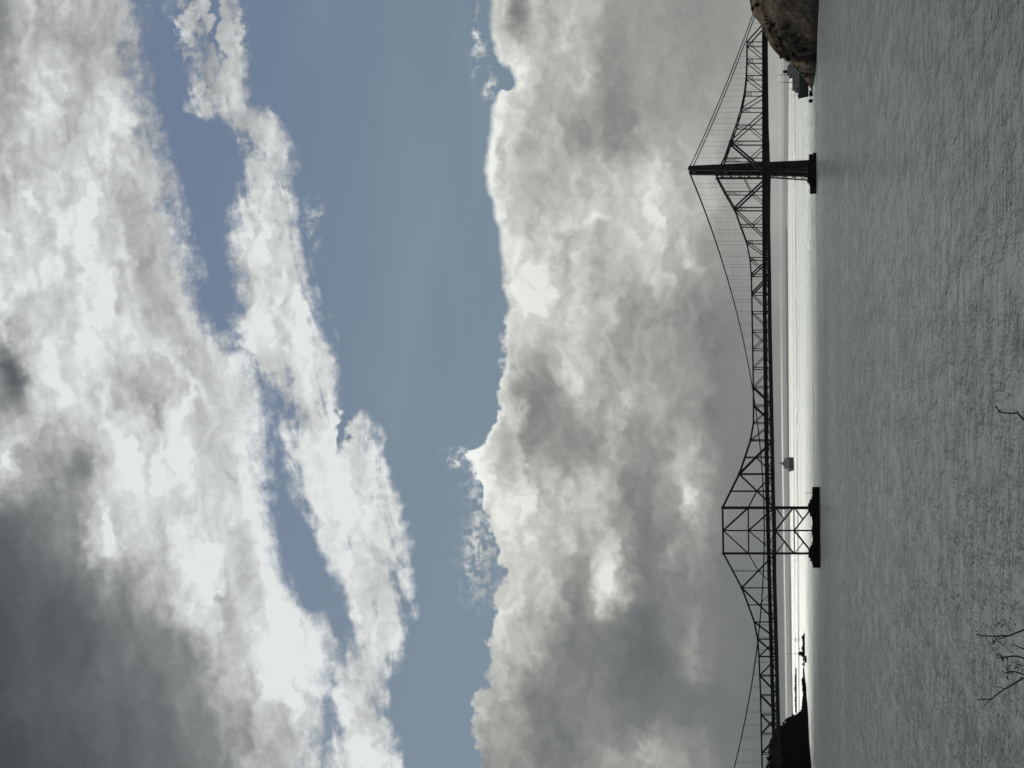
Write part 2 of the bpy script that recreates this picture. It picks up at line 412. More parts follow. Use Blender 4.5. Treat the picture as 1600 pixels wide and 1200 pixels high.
zero = Vector((0, 0, 0))
for off in (zero, FARV):
    mb = MB()
    for k0, k1 in zip(keys[:-1], keys[1:]):
        mb.beam(TOP[k0] + off, TOP[k1] + off, 1.6 if k0 in (220, 247, 272, 299) else 1.25, 0.9)
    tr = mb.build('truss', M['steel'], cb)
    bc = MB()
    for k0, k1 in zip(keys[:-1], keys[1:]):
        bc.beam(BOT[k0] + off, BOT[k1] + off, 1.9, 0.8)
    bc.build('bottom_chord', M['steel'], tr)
    for k in keys[1:]:
        wd = 0.75
        if k in (792, 864): wd = 2.1
        elif k == 828: wd = 0.9
        elif k == 272: wd = 2.0
        elif k in (687, 740, 918, 324, 220): wd = 1.0
        p = MB(); p.beam(BOT[k] + off, TOP[k] + off, wd, 0.8); 
        # gusset plates where the members meet
        g = 1.5 if wd < 1 else 2.2
        c = TOP[k] + off; p.beam(c - TV * g * .5, c + TV * g * .5, g * .9, 1.0)
        c = BOT[k] + off; p.beam(c - TV * g * .7, c + TV * g * .7, g, 1.0)
        p.build('post', M['steel'], tr)
    for a_, b_, wd in diags:
        MB().beam(TOP[a_] + off, BOT[b_] + off, wd, 0.7).build('diagonal', M['steel'], tr)
    for p_, q_ in subs:
        MB().beam(p_ + off, q_ + off, 0.7, 0.6).build('sub_diagonal', M['steel'], tr)
    # bracing of the wide central tower above the deck
    for p_, q_, wd in ((ptV(828.6, 1129.6), ptV(792.9, 1168.8), 1.1), (ptV(828.6, 1129.6), ptV(864.5, 1168.8), 1.1), (ptV(792.9, 1168.8), ptV(864.5, 1169.6), 1.0),
                       (ptV(828.6, 1169.2), BOT[792], 1.0), (ptV(828.6, 1169.2), BOT[864], 1.0)):
        MB().beam(p_ + off, q_ + off, wd, 0.7).build('tower_brace', M['steel'], tr)
    # small knees over the deck
    for yk, dy in ((808, -1), (850, 1)):
        MB().beam(ptV(yk, 1190 + (yk - 808) * .05) + off, ptV(yk - dy * 3, 1197) + off, .6).build('knee_brace', M['steel'], tr)

# central tower legs and bracing below the deck, right tower legs
def leg_frame(name, legs, braces, off, parent):
    pass
ct = MB().beam(ptV(792.9, 1211), ptV(864.5, 1211.6), 1.6, 1.0)
ct.beam(ptV(792.9, 1211) + FARV, ptV(864.5, 1211.6) + FARV, 1.6, 1.0)
for k in (792.9, 828.6, 864.5):
    ct.beam(ptV(k, 1211.4), ptV(k, 1211.4) + FARV, 1.0)
tower_c = ct.build('central_tower', M['steel'], cb)
for off in (zero, FARV):
    for yk, wd in ((792.9, 2.3), (828.6, 1.1), (864.5, 2.0)):
        MB().beam(ptV(yk, 1210) + off, ptV(yk, 1272) + off, wd, 1.6).build('leg', M['steel'], tower_c)
    MB().beam(ptV(792.9, 1240.3) + off, ptV(864.5, 1241.2) + off, 1.0).build('strut', M['steel'], tower_c)
    for p_, q_, wd in ((ptV(828.6, 1211.5), ptV(792.9, 1239.6), 1.3), (ptV(828.6, 1211.5), ptV(864.5, 1240.3), 1.5),
                       (ptV(828.6, 1241), ptV(792.9, 1269), 1.3), (ptV(828.6, 1241), ptV(864.5, 1270), 1.5),
                       (ptV(792.9, 1212), ptV(811.0, 1225.2), .9), (ptV(864.5, 1212.4), ptV(846.6, 1225.6), .8),
                       (ptV(792.9, 1241), ptV(811.0, 1254.8), .9), (ptV(864.5, 1241.6), ptV(846.6, 1255.4), .8)):
        MB().beam(p_ + off, q_ + off, wd).build('brace', M['steel'], tower_c)

rt = MB().beam(ptV(265, 1203), ptV(272, 1203), 1.6, 1.0); rt.beam(ptV(265, 1203) + FARV, ptV(272, 1203) + FARV, 1.6, 1.0)
tower_r = rt.build('right_tower', M['steel'], cb)
for off in (zero, FARV):
    MB().beam(ptV(271.6, 1201) + off, ptV(276, 1265) + off, 1.1, 1.0).build('leg', M['steel'], tower_r)
    MB().beam(ptV(266, 1201) + off, ptV(261, 1265) + off, 1.1, 1.0).build('leg', M['steel'], tower_r)
for y0, y1 in ((271.6, 276.0), (266.0, 261.0)):
    for n_ in range(4):
        v0 = 1203 + n_ * 15; v1 = v0 + 15
        ya = y0 + (y1 - y0) * n_ / 4; yb = y0 + (y1 - y0) * (n_ + 1) / 4
        b_ = MB(); b_.beam(ptV(ya, v0), ptV(yb, v1) + FARV, .6); b_.beam(ptV(ya, v0) + FARV, ptV(yb, v1), .6); b_.beam(ptV(yb, v1), ptV(yb, v1) + FARV, .6)
        b_.build('brace', M['steel'], tower_r)
# sway frame above the deck at the right tower
for n_ in range(5):
    v0 = 1121 + n_ * 14; v1 = v0 + 14
    b_ = MB(); b_.beam(ptV(272.8, v0), ptV(272.8, v1) + FARV, .55); b_.beam(ptV(272.8, v0) + FARV, ptV(272.8, v1), .55); b_.beam(ptV(272.8, v1), ptV(272.8, v1) + FARV, .8)
    b_.build('brace', M['steel'], tower_r)
# sway bracing and top laterals between the two trusses
for k in keys[1:]:
    if k == 272: continue
    s_ = MB(); t = TOP[k]; s_.beam(t, t + FARV, .7)
    hgt = TOP[k].z - onplane(YN[k], interp(YN[k], dtop)).z
    if hgt > 11:
        zz = Vector((0, 0, min(hgt - 7.5, hgt * .38)))
        s_.beam(t - zz, t + FARV - zz, .5); s_.beam(t, t + FARV - zz, .4); s_.beam(t - zz, t + FARV, .4)
    s_.build('sway_frame', M['steel'], cb)
lat = MB()
for k0, k1 in zip(keys[1:-1], keys[2:]):
    lat.beam(TOP[k0], TOP[k1] + FARV, .4, .4)
lat.build('top_lateral_bracing', M['steel'], cb)

# deck: slab, floor beams, railings
def slab(mb, ys, ft, fb, off0, off1, plane=Y_TRUSS):
    k = len(mb.v)
    for y in ys:
        t = onplane(y, ft(y), plane); b = onplane(y, fb(y), plane)
        for p, o in ((t, off0), (t, off1), (b, off1), (b, off0)):
            mb.v.append(tuple(p + NV * o))
    n = len(ys)
    for i in range(n - 1):
        for j in range(4):
            mb.f.append((k + i * 4 + j, k + (i + 1) * 4 + j, k + (i + 1) * 4 + (j + 1) % 4, k + i * 4 + (j + 1) % 4))
    mb.f.append((k, k + 1, k + 2, k + 3)); mb.f.append((k + (n - 1) * 4 + 3, k + (n - 1) * 4 + 2, k + (n - 1) * 4 + 1, k + (n - 1) * 4))
ys = [25 + 1310 * i / 60 for i in range(61)]
dk = MB(); slab(dk, ys, lambda y: interp(y, dtop) + .8, lambda y: interp(y, dbot), 1.0, W_T - 1.0)
deck = dk.build('deck', M['steel'], cb)
for o_ in (-.6, W_T + .3):
    r_ = MB(); slab(r_, ys, lambda y: interp(y, dtop), lambda y: interp(y, dtop) + 1.6, o_, o_ + .3)
    r_.build('parapet', M['steel'], deck)
fb = MB()
for k in keys:
    p = onplane(YN[k], interp(YN[k], dbot)); q = BOT[k]
    fb.beam(p + Vector((0, 0, -.3)), p + FARV + Vector((0, 0, -.3)), 1.2)
    fb.beam(q, q + FARV, .8)
for k0, k1 in zip(keys[:-1], keys[1:]):      # light web of the floor system between deck and bottom chord
    m0 = BOT[k0].lerp(BOT[k1], .5); y_ = (YN[k0] + YN[k1]) / 2
    up = onplane(y_, interp(y_, dbot))
    for off in (zero, FARV):
        fb.beam(BOT[k0] + off, up + off, .45); fb.beam(BOT[k1] + off, up + off, .45); fb.beam(m0 + off, up + off, .35)
fb.build('floor_bracing', M['steel'], deck)

# piers of the truss bridge
def slabxy(mb, c, hl_, hw0, hw1, z0, z1, taper=0.0):
    """block along the bridge: half length hl_, from hw0 in front to hw1 behind"""
    pts = [(-hl_, -hw0), (hl_, -hw0), (hl_ + taper, (hw1 - hw0) / 2), (hl_, hw1), (-hl_, hw1), (-hl_ - taper, (hw1 - hw0) / 2)]
    n = len(pts)
    vs = [c + TV * x + NV * y + Vector((0, 0, z0)) for x, y in pts] + [c + TV * x + NV * y + Vector((0, 0, z1)) for x, y in pts]
    mb.add(vs, [tuple(range(n))[::-1], tuple(range(n, 2 * n))] + [(i, (i + 1) % n, (i + 1) % n + n, i + n) for i in range(n)])
def pbase(y, V=1280):
    p = ptV(y, V); p.z = 0; return p
p_ = MB()
for yk in (792.9, 864.5):
    slabxy(p_, pbase(yk), 10.5, 7, W_T + 7, -3, 7.4); slabxy(p_, pbase(yk), 7.5, 5, W_T + 5, 7.4, 9.3); slabxy(p_, pbase(yk), 4.2, 3.5, W_T + 3.5, 9.3, 10.8)
slabxy(p_, pbase(828.6), 30, 6, W_T + 6, -3, 6.2)
slabxy(p_, pbase(828.6), 4, 4, W_T + 4, 6.2, 7.4)
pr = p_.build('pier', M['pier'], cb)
f_ = MB(); slabxy(f_, pbase(823.5), 37.4, 16, W_T + 10, -3, 6.6, 1.5)
f_.build('fender', M['timber'], pr)
lp = MB(); q = pbase(770.5) + NV * -10; lp.tube([q + Vector((0, 0, 6.5)), q + Vector((0, 0, 13.0))], .18, 6); lp.beam(q + Vector((0, 0, 13)), q + TV * 1.4 + Vector((0, 0, 13)), .4)
lp.build('beacon_pole', M['lamp'], pr)
p_ = MB(); slabxy(p_, pbase(267.5), 9.2, 6, W_T + 8, -3, 5.0, 3.0); slabxy(p_, pbase(267.5), 8.6, 5, W_T + 6, 5.0, 7.4, 2.0); slabxy(p_, pbase(267.5), 7.4, 3.5, W_T + 4, 7.4, 9.0, 1.0)
pr2 = p_.build('pier', M['pier'], cb)
f_ = MB(); slabxy(f_, pbase(288.5), 4.2, 8, W_T + 6, -3, 6.2, 1.0)
f_.build('fender', M['timber'], pr2)
f_ = MB(); slabxy(f_, pbase(246.5), 3.4, 6, W_T + 6, -3, 3.2, 1.5)
f_.build('fender', M['timber'], pr2)
# end abutment on the right bank
p_ = MB(); c_ = pbase(48); slabxy(p_, c_, 5, 1, W_T + 1, 20, 48)
p_.build('abutment', M['pier'], cb)

# ================================================================ SUSPENSION BRIDGE
W_S = 16.0
SF = NV * W_S
def sp(y, V): return onplane(y, V, Y_SUSP)
tw_y = 262.0
tb = sp(tw_y, 1275); tb.z = 0
sb = empty('suspension_bridge', tuple(tb), 'slender suspension bridge with tall grey tower standing just behind the truss bridge', 'bridge')
ztop = sp(tw_y, 1076.5).z
def leg(off):
    mb = MB(); k = 0
    secs = []
    for z, yr, yl in ((-4, 250.8, 269.5), (18, 252.2, 268.6), (58, 254.6, 266.6), (ztop - 10, 258.3, 265.6), (ztop, 258.9, 265.2)):
        x0 = (sp(yr, 1230) - tb).dot(TV); x1 = (sp(yl, 1230) - tb).dot(TV)
        dd = 2.6 + (ztop - z) * 0.006
        secs.append([tb + TV * x0 + NV * (off - dd) + Vector((0, 0, z)), tb + TV * x1 + NV * (off - dd) + Vector((0, 0, z)),
                     tb + TV * x1 + NV * (off + dd) + Vector((0, 0, z)), tb + TV * x0 + NV * (off + dd) + Vector((0, 0, z))])
    vs = [p for s_ in secs for p in s_]; n = len(secs)
    fs_ = [(i * 4 + j, i * 4 + (j + 1) % 4, (i + 1) * 4 + (j + 1) % 4, (i + 1) * 4 + j) for i in range(n - 1) for j in range(4)] + [(3, 2, 1, 0), (4 * n - 4, 4 * n - 3, 4 * n - 2, 4 * n - 1)]
    mb.add(vs, fs_)
    return mb
cx_ = MB()
for z, hh in ((ztop - 5, 5.0), (ztop - 38, 5.5), (44, 6.0)):
    cx_.beam(tb + Vector((0, 0, z)), tb + SF + Vector((0, 0, z)), hh, 3.6)
st = cx_.build('tower', M['tower'], sb)
for off in (0, W_S):
    leg(off).build('leg', M['tower'], st)
    sd = MB(); c_ = tb + NV * off + Vector((0, 0, ztop)); sd.beam(c_ - TV * 1.6, c_ + TV * 1.6, 1.6, 2.2)
    sd.tube([c_, c_ + Vector((0, 0, 2.6))], .2, 6); sd.build('saddle', M['steel'], st)
p_ = MB(); slabxy(p_, tb, 12, 9, W_S + 9, -4, 6.0, 2.0); p_.build('pier', M['pier'], sb)

# cables fitted as parabolas in the plane of the bridge
main_px = [(266, 1076.5), (330, 1101), (411, 1128.7), (480, 1148.2), (532.5, 1161.7), (600, 1175.3), (660, 1182.8), (689, 1187), (730, 1190), (785, 1193.5), (850, 1194.2),
           (905, 1192), (949, 1189.4), (983, 1186), (1045, 1178.4), (1097, 1168.8), (1200, 1146.8)]
side_px = [(240, 1088.3), (170, 1118.2), (100, 1147.5), (60, 1162.8), (30, 1173.6)]
def fit(pxs, first=None):
    P = [sp(y, v) for y, v in pxs]; s_ = np.array([(p - tb).dot(TV) for p in P]); z_ = np.array([p.z for p in P])
    w_ = np.ones(len(s_)); w_[0] = 4
    return np.polyfit(s_, z_, 2, w=w_)
cm = fit(main_px); cs = fit([(tw_y, 1077.5)] + side_px)
def zmain(s_): return float(np.polyval(cm, s_))
def zside(s_): return float(np.polyval(cs, s_))
smin = (sp(1390, 1200) - tb).dot(TV); smax = (sp(-10, 1180) - tb).dot(TV)
for off in (0, W_S):
    pts = [tb + TV * (smin * (1 - i / 90)) + NV * off + Vector((0, 0, zmain(smin * (1 - i / 90)))) for i in range(91)]
    pts += [tb + TV * (smax * i / 24) + NV * off + Vector((0, 0, zside(smax * i / 24))) for i in range(1, 25)]
    MB().tube(pts, .5, 8).build('main_cable', M['cable'], sb, True)
# hangers: the tallest ones each a part, the shortest in one mesh
dtz = lambda y: interp(y, dtop) + 1.0
hang = []
yz = [(y, sp(y, interp(y, bch) - 3.4)) for y in range(0, 1400, 20)]
dS = [((p - tb).dot(TV), p.z) for y, p in yz][::-1]
def zdeck(s_): return float(np.interp(s_, [d[0] for d in dS], [d[1] for d in dS]))
dxh = 12.3
s_ = 16.4
while s_ < smax: hang.append((s_, zside(s_))); s_ += dxh
s_ = -16.4
while s_ > smin: hang.append((s_, zmain(s_))); s_ -= dxh
hs = [(zc - zdeck(q), q, zc, off) for q, zc in hang for off in (0, W_S) if zc - zdeck(q) > 1.0]
hs.sort(key=lambda t: -t[0])
rest = MB()
for n_, (L_, q, zc, off) in enumerate(hs):
    c_ = tb + TV * q + NV * off
    a_, b_ = c_ + Vector((0, 0, zdeck(q))), c_ + Vector((0, 0, zc))
    if n_ < 98: MB().tube([a_, b_], .10, 4).build('suspender', M['hanger'], sb)
    else: rest.tube([a_, b_], .10, 4)
o = rest.build('short_suspenders', M['hanger'], sb); o['kind'] = 'stuff'
dk = MB(); slab(dk, ys, lambda y: interp(y, bch) - 3.2, lambda y: interp(y, bch) + .9, -1.5, W_S + 1.5, Y_SUSP)
deck2 = dk.build('deck', M['tower'], sb)
for o_ in (-1.4, W_S + 1.2):
    r_ = MB(); slab(r_, ys, lambda y: interp(y, bch) - 4.2, lambda y: interp(y, bch) - 3.5, o_, o_ + .15, Y_SUSP)
    r_.build('railing', M['lamp'], deck2)

# ================================================================ POWER LINES high over the strait
for n_, (v0, v1, v2, lab) in enumerate(((1040, 1122, 1158, 'highest of the faint power cables sagging over the right bank and bridge'),
                                        (1056, 1131, 1166, 'middle one of the three faint power cables sagging across the grey sky'),
                                        (1070, 1140, 1172, 'lowest of the faint power cables sagging behind the bridge cables'))):
    pp = [(-40, v0 - 18), (8, v0), (174, (v0 + v1) / 2 + 24), (300, v1 - 2), (480, v1 + 12), (700, v2 - 10), (950, v2), (1280, v2 - 2)]
    cf = np.polyfit([p[0] for p in pp], [p[1] for p in pp], 3)
    pts = [atdist(y, float(np.polyval(cf, y)), 1900 + 0.2 * (600 - y)) for y in range(-40, 1300, 20)]
    tag(MB().tube(pts, .05, 4).build('power_cable', M['hanger']), lab, 'cable', 'power cables over the strait')

# ================================================================ SHIPS
def hull_mb(L, B, D, bowflare=.12, sheer=.25, n=14, sternf=.85):
    """hull along +x (bow), keel below water"""
    mb = LB(); rows = []
    for i in range(n + 1):
        t = i / n; x = -L / 2 + L * t
        wd = B / 2 * (min(1, sternf + t * 1.2) if t < .6 else max(.02, 1 - ((t - .6) / .4) ** 2.2))
        top = D * (1 + sheer * max(0, (t - .5) * 2) ** 2)
        xf = x + L * bowflare * max(0, (t - .7) / .3) ** 2
        rows.append([(x - 0.0, -wd * .6, -2), (x, -wd * .82, D * .3), (xf, -wd, top), (xf, wd, top), (x, wd * .82, D * .3), (x, wd * .6, -2)])
    m_ = 6
    mb.add([p for r in rows for p in r], [(i * m_ + j, i * m_ + (j + 1) % m_, (i + 1) * m_ + (j + 1) % m_, (i + 1) * m_ + j) for i in range(n) for j in range(m_)] + [tuple(range(6)), tuple(range(n * 6 + 5, n * 6 - 1, -1))])
    return mb

# training ship moored behind the right headland; bow towards the left of the photo
c_ = onwater(124, 1262.6)
sh = empty('moored_ship', tuple(c_), 'dark blue hulled ship with grey upperworks and two masts half hidden behind the headland', 'ship', rz=PI + math.radians(24))
h_ = hull_mb(54, 15, 12.2, .07, .10).build('hull', M['hull'], sh)
wb = LB(); wb.box(-4, 23.5, -7.55, 7.55, 11.9, 12.5); wb.box(24.5, 26.2, -2.2, 2.2, 13.0, 13.6); wb.build('bulwark', M['upper'], h_)
u_ = LB(); u_.box(-22, 17, -6.4, 6.4, 12.5, 17.5); u_.box(-21, 14.5, -5.6, 5.6, 17.5, 21.0); 
sup = u_.build('superstructure', M['upper'], sh)
u_ = LB(); u_.box(-22, -5, -5.2, 5.2, 21.0, 25.2); u_.box(-20, -9, -4, 4, 25.2, 27.4); u_.build('bridge_house', M['upper'], sh)
wn = LB()
for lv, (x0, x1, yy) in ((14.6, (-20, 15, 6.42)), (18.9, (-19, 13, 5.62)), (23.0, (-20, -7, 5.22))):
    for q in range(int((x1 - x0) / 2.2)):
        for sgn in (-1, 1):
            wn.box(x0 + q * 2.2, x0 + q * 2.2 + 1.1, sgn * yy - .06, sgn * yy + .06, lv, lv + 1.1)
wn.build('windows', M['glass'], sup)
fn = LB(); fn.tube([(-12.5, 0, 25), (-12.8, 0, 33.2)], [2.3, 2.0], 14); fn.build('funnel', M['black'], sh)
for x_, z0, z1 in ((-7.5, 24, 42.5), (4.5, 20.5, 39.5)):
    ms = LB(); ms.tube([(x_, 0, z0), (x_, 0, z1)], [.5, .16], 8); ms.box(x_ - .2, x_ + .2, -3.2, 3.2, z0 + 10, z0 + 10.4); ms.box(x_ - 1.2, x_ + 1.2, -.3, .3, z0 + 7, z0 + 7.5)
    ms.build('mast', M['black'], sh)
for x_, z0, z1 in ((14.5, 20.8, 25.0), (26.0, 13.4, 25.0)):
    ms = LB(); ms.tube([(x_, 0, z0), (x_, 0, z1)], [.2, .12], 6); ms.build('pole', M['lamp'], sh)
bw = LB(); bw.prism([(27.6, 12.4), (29.6, 14.4), (30.0, 14.1), (28.2, 11.9)], -1.1, 1.1); bw.build('bow_reflection', M['white'], sh)  # white sliver stands in for the reflection along the bow

# large ship in the distance, square on the glittering water
c_ = onwater(725, 1240.3)
sc_ = c_.y / F          # metres per photo pixel there
fsx = empty('distant_ship', tuple(c_), 'slate grey ship with stepped upperworks alone on the bright water under the span', 'ship', rz=PI + math.radians(14))
def px(v): return v * sc_
h_ = hull_mb(px(20), px(9), px(7.0), .10, .0, 14, .9).build('hull', M['farhull'], fsx)
u_ = LB(); u_.box(px(-9), px(7.2), px(-3.6), px(3.6), px(7), px(10)); u_.box(px(-8.4), px(6.6), px(-3.4), px(3.4), px(10), px(13.2)); u_.box(px(-7.6), px(5.6), px(-3.0), px(3.0), px(13.2), px(16))
u_.build('superstructure', M['farupper'], fsx)
u_ = LB(); u_.prism([(px(-3.8), px(16)), (px(-2.6), px(18.4)), (px(-1.6), px(20)), (px(0), px(20)), (px(.8), px(18.4)), (px(2.6), px(16))], px(-1.6), px(1.6)); u_.build('wheelhouse', M['farupper'], fsx)
for x_, z0, z1 in ((-1.0, 19.2, 24.2), (-9.6, 10, 15.8), (-10.2, 7, 10.4), (6.8, 11, 16.6)):
    ms = LB(); ms.tube([(px(x_), 0, px(z0)), (px(x_), 0, px(z1))], [px(.45), px(.2)], 6); ms.box(px(x_ - .9), px(x_ + .9), -px(.15), px(.15), px(z0 + (z1 - z0) * .6), px(z0 + (z1 - z0) * .6 + .3)); ms.build('mast', M['farhull'], fsx)
u_ = LB(); u_.prism([(px(9.8), px(7.0)), (px(9.8), px(9.2)), (px(13.6), px(7.9)), (px(12.0), px(7.0))], px(-1), px(1)); u_.build('forecastle', M['farhull'], fsx)

# work barge with mast beyond the left tower
c_ = onwater(1010, 1257.6); bs = c_.y / F
def bp_(v): return v * bs
bg = empty('work_barge', tuple(c_), 'black flat work barge with a deck hut and tall thin mast moored off the spit', 'barge')
h = LB(); h.prism([(bp_(21), bp_(1.0)), (bp_(13.5), bp_(4.2)), (bp_(12), bp_(3.6)), (bp_(-17), bp_(3.8)), (bp_(-17.5), bp_(-.8)), (bp_(12), bp_(-.8)), (bp_(19), bp_(-.2))], -6, 6)
h.build('hull', M['timber'], bg)
h = LB(); h.box(bp_(12.3), bp_(16), -3.5, 3.5, bp_(3.6), bp_(5.2)); h.box(bp_(-6), bp_(0), -3, 3, bp_(3.8), bp_(5.2)); h.box(bp_(-15.5), bp_(-10), -4, 4, bp_(3.8), bp_(5.6)); h.build('deck_cargo', M['timber'], bg)
h = LB(); h.box(bp_(-13.8), bp_(-8.2), -3, 3, bp_(3.8), bp_(8.2)); h.prism([(bp_(-14.6), bp_(8.2)), (bp_(-11), bp_(10.4)), (bp_(-7.4), bp_(8.2))], -3.4, 3.4); h.build('hut', M['timber'], bg)
h = LB(); h.tube([(bp_(-11.4), 0, bp_(9)), (bp_(-11.4), 0, bp_(31))], [.5, .14], 7); h.build('mast', M['black'], bg)
h = LB(); h.tube([(bp_(-16.8), 0, bp_(3.6)), (bp_(-16.8), 0, bp_(12.5))], .16, 5); h.build('post', M['lamp'], bg)
h = LB(); X0 = bp_(10.5)
for dx in (-2.0, 2.0):
    h.tube([(X0 + dx * .8, 0, bp_(3.6)), (X0 + dx * .8, 0, bp_(16))], .12, 5)
h.tube([(X0, 0, bp_(3.6)), (X0, 0, bp_(19))], .12, 5)
for z in (bp_(9.3), bp_(14.2)):
    for dx in (-2.4, 2.4):
        h.box(X0 + dx - 1.1, X0 + dx + 1.1, -1, 1, z - .8, z + 1.0)
    h.box(X0 - 4, X0 + 4, -.15, .15, z - .15, z + .15)
h.build('signal_frame', M['black'], bg)
h = LB(); h.tube([(bp_(-3), 0, bp_(5)), (bp_(-3.5), 0, bp_(8))], .2, 5); h.box(bp_(-4.4), bp_(-2.8), -.6, .6, bp_(7.6), bp_(9.4)); h.build('winch', M['black'], bg)
# small boats beside it
def boat(y, V, L, hh, lab, rz, cab):
    c = onwater(y, V)
    t = empty('moored_boat', tuple(c), lab, 'boat', 'boats moored between barge and spit', rz)
    hb = hull_mb(L, L * .38, hh, .06, .3, 10).build('hull', M['timber'], t)
    u = LB(); u.box(-L * .22, L * .12, -L * .12, L * .12, hh, hh + cab); u.box(-L * .26, L * .16, -L * .15, L * .15, hh + cab, hh + cab + .3); u.build('cabin', M['timber'], t)
    return t
boat(1030, 1260.4, 11, 3.4, 'black boat moored nearest, just right of the spit end', .5, 3.4)
boat(1037.5, 1257.4, 9.5, 2.6, 'small black boat with cabin between the barge and the spit', .1, 2.6)

# long low wharf farther off
a_ = onwater(1044, 1245.2); b_ = onwater(1114, 1245.6)
wf = empty('wharf', tuple(b_), 'long low black wharf lying on the bright water behind the spit', 'wharf', rz=math.atan2(a_.y - b_.y, a_.x - b_.x))
L_ = (a_ - b_).length; rnd = random.Random(4)
d_ = LB(); d_.box(0, L_, -6, 6, 1.8, 6.2); d_.build('deck', M['timber'], wf)
pl = LB()
for q in range(int(L_ / 6)):
    for yy in (-5, 5): pl.tube([(q * 6 + 2, yy, -3), (q * 6 + 2, yy, 2)], .6, 6)
pl.build('piles', M['timber'], wf)
x_ = 6
while x_ < L_ * .84:
    ww = rnd.uniform(4, 12); hh = rnd.uniform(1.2, 4.2)
    b = LB(); b.box(x_, x_ + ww, -4, 4, 6.2, 6.2 + hh)
    if rnd.random() < .6: b.prism([(x_ - .4, 6.2 + hh), (x_ + ww / 2, 7.4 + hh), (x_ + ww + .4, 6.2 + hh)], -4.3, 4.3)
    b.build('shed', M['timber'], wf); x_ += ww + rnd.uniform(.5, 7)
for y_, v_, lab in ((1056, 1234.5, 'short thin pole at the right end of the far wharf'), (1064.6, 1228.2, 'tallest thin pole rising from the far black wharf'),
                    (1071, 1232.7, 'mid height thin pole left of the tallest on the wharf'), (1076, 1237, 'shortest pole left of the others on the far wharf')):
    c = onwater(y_, 1245.3); top = atdist(y_, v_, c.y)
    t = empty('wharf_pole', (c.x, c.y, 6.1), lab, 'pole', 'poles on the far wharf')
    p = LB(); p.tube([(0, 0, 0), (0, 0, top.z - 6)], [.5, .3], 6); p.build('mast', M['lamp'], t)
    p = LB(); p.box(-3, 3, -.3, .3, top.z - 7.5, top.z - 6.9); p.build('crossarm', M['lamp'], t)
# mooring dolphins off the tip of the headland
for y0, y1, vt, lab in ((141.5, 151, 1264.2, 'wider black mooring block touching the tip of the headland'), (155, 160.2, 1263.4, 'outer narrow black mooring block off the headland tip')):
    a_ = onwater(y0, 1269.8); b_ = onwater(y1, 1269.8); c = (a_ + b_) / 2; wd = abs(a_.x - b_.x) / 2; tz = atdist(y0, vt, c.y).z
    t = empty('mooring_dolphin', tuple(c), lab, 'dolphin', 'mooring dolphins off the headland')
    m_ = LB(); m_.box(-wd, wd, -wd, wd, tz * .45, tz * .9); m_.box(-wd * .5, -wd * .1, -.5, .5, tz * .9, tz * 1.05); m_.build('cap', M['timber'], t)
    m_ = LB()
    for qx in (-.7, -.25, .25, .7):
        for qy in (-.7, .7): m_.tube([(qx * wd, qy * wd, -3), (qx * wd * .8, qy * wd * .8, tz * .5)], .55, 7)
    m_.build('piles', M['timber'], t)

# ================================================================ FOREGROUND BLUFF AND TWIGS
g = MB(); nx, ny = 60, 70; vs = []
for j in range(ny + 1):
    Y = -70 + 135 * j / ny
    for i in range(nx + 1):
        X = -120 + 240 * i / nx
        z = H - 1.7
        if Y > 3.5: z -= (Y - 3.5) * 0.62
        if Y > 3.5: z += -0.2 * mn.noise(Vector((X * .2, Y * .2, 0))) - .1
        z += 0.12 * mn.noise(Vector((X * .35, Y * .35, 5)))
        vs.append((X, Y, max(z, -3)))
g.add(vs, [(j * (nx + 1) + i, j * (nx + 1) + i + 1, (j + 1) * (nx + 1) + i + 1, (j + 1) * (nx + 1) + i) for j in range(ny) for i in range(nx)])
struct('bluff', g, M['bluff'], True)

def gz(Y): return H - 1.95 - max(0, Y - 3.5) * .62
DT = 4.6
def twigs(name, root_xy, chains, stems, buds, label):
    """chains: lists of photo points; first chain point of each is nearest the stem"""
    rx, ry = root_xy
    t = empty(name, (rx, ry, gz(ry)), label, 'shrub')
    for pts, r0, dd in chains:
        P = [atdist(y, v, DT + dd + .05 * k) for k, (v, y) in enumerate(pts)]
        full = []
        if stems:
            b0 = Vector((rx, ry, gz(ry) - .1)); p0 = P[0]
            dirn = (P[0] - P[1]).normalized()
            c1 = b0.lerp(p0, .55) + Vector((0, 0, .12)); c2 = p0 + dirn * .16
            for q in range(8):
                s_ = q / 8; full.append(b0 * (1 - s_) ** 3 + c1 * 3 * s_ * (1 - s_) ** 2 + c2 * 3 * s_ ** 2 * (1 - s_) + p0 * s_ ** 3)
        full += P; n = len(full)
        # gentle irregularity
        out = []
        for k in range(n - 1):
            for q in range(3):
                p = full[k].lerp(full[k + 1], q / 3)
                if k >= 1 and q: p = p + Vector((mn.noise(p * 9), 0, mn.noise(p * 9 + Vector((4, 4, 4))))) * .004
                out.append(p)
        out.append(full[-1]); m_ = len(out)
        rr = [max(.0011, (0.006 if stems else r0) * (1 - k / m_) + .0014) for k in range(m_)]
        MB().tube(out, rr, 6).build('branch', M['bark'], t)
    for pts, r0, dd in buds:
        P = [atdist(y, v, DT + dd) for v, y in pts]
        MB().tube(P, [r0, r0 * .6] if len(P) == 2 else [r0] * (len(P) - 1) + [r0 * .6], 5).build('twig', M['bark'], t)
    return t
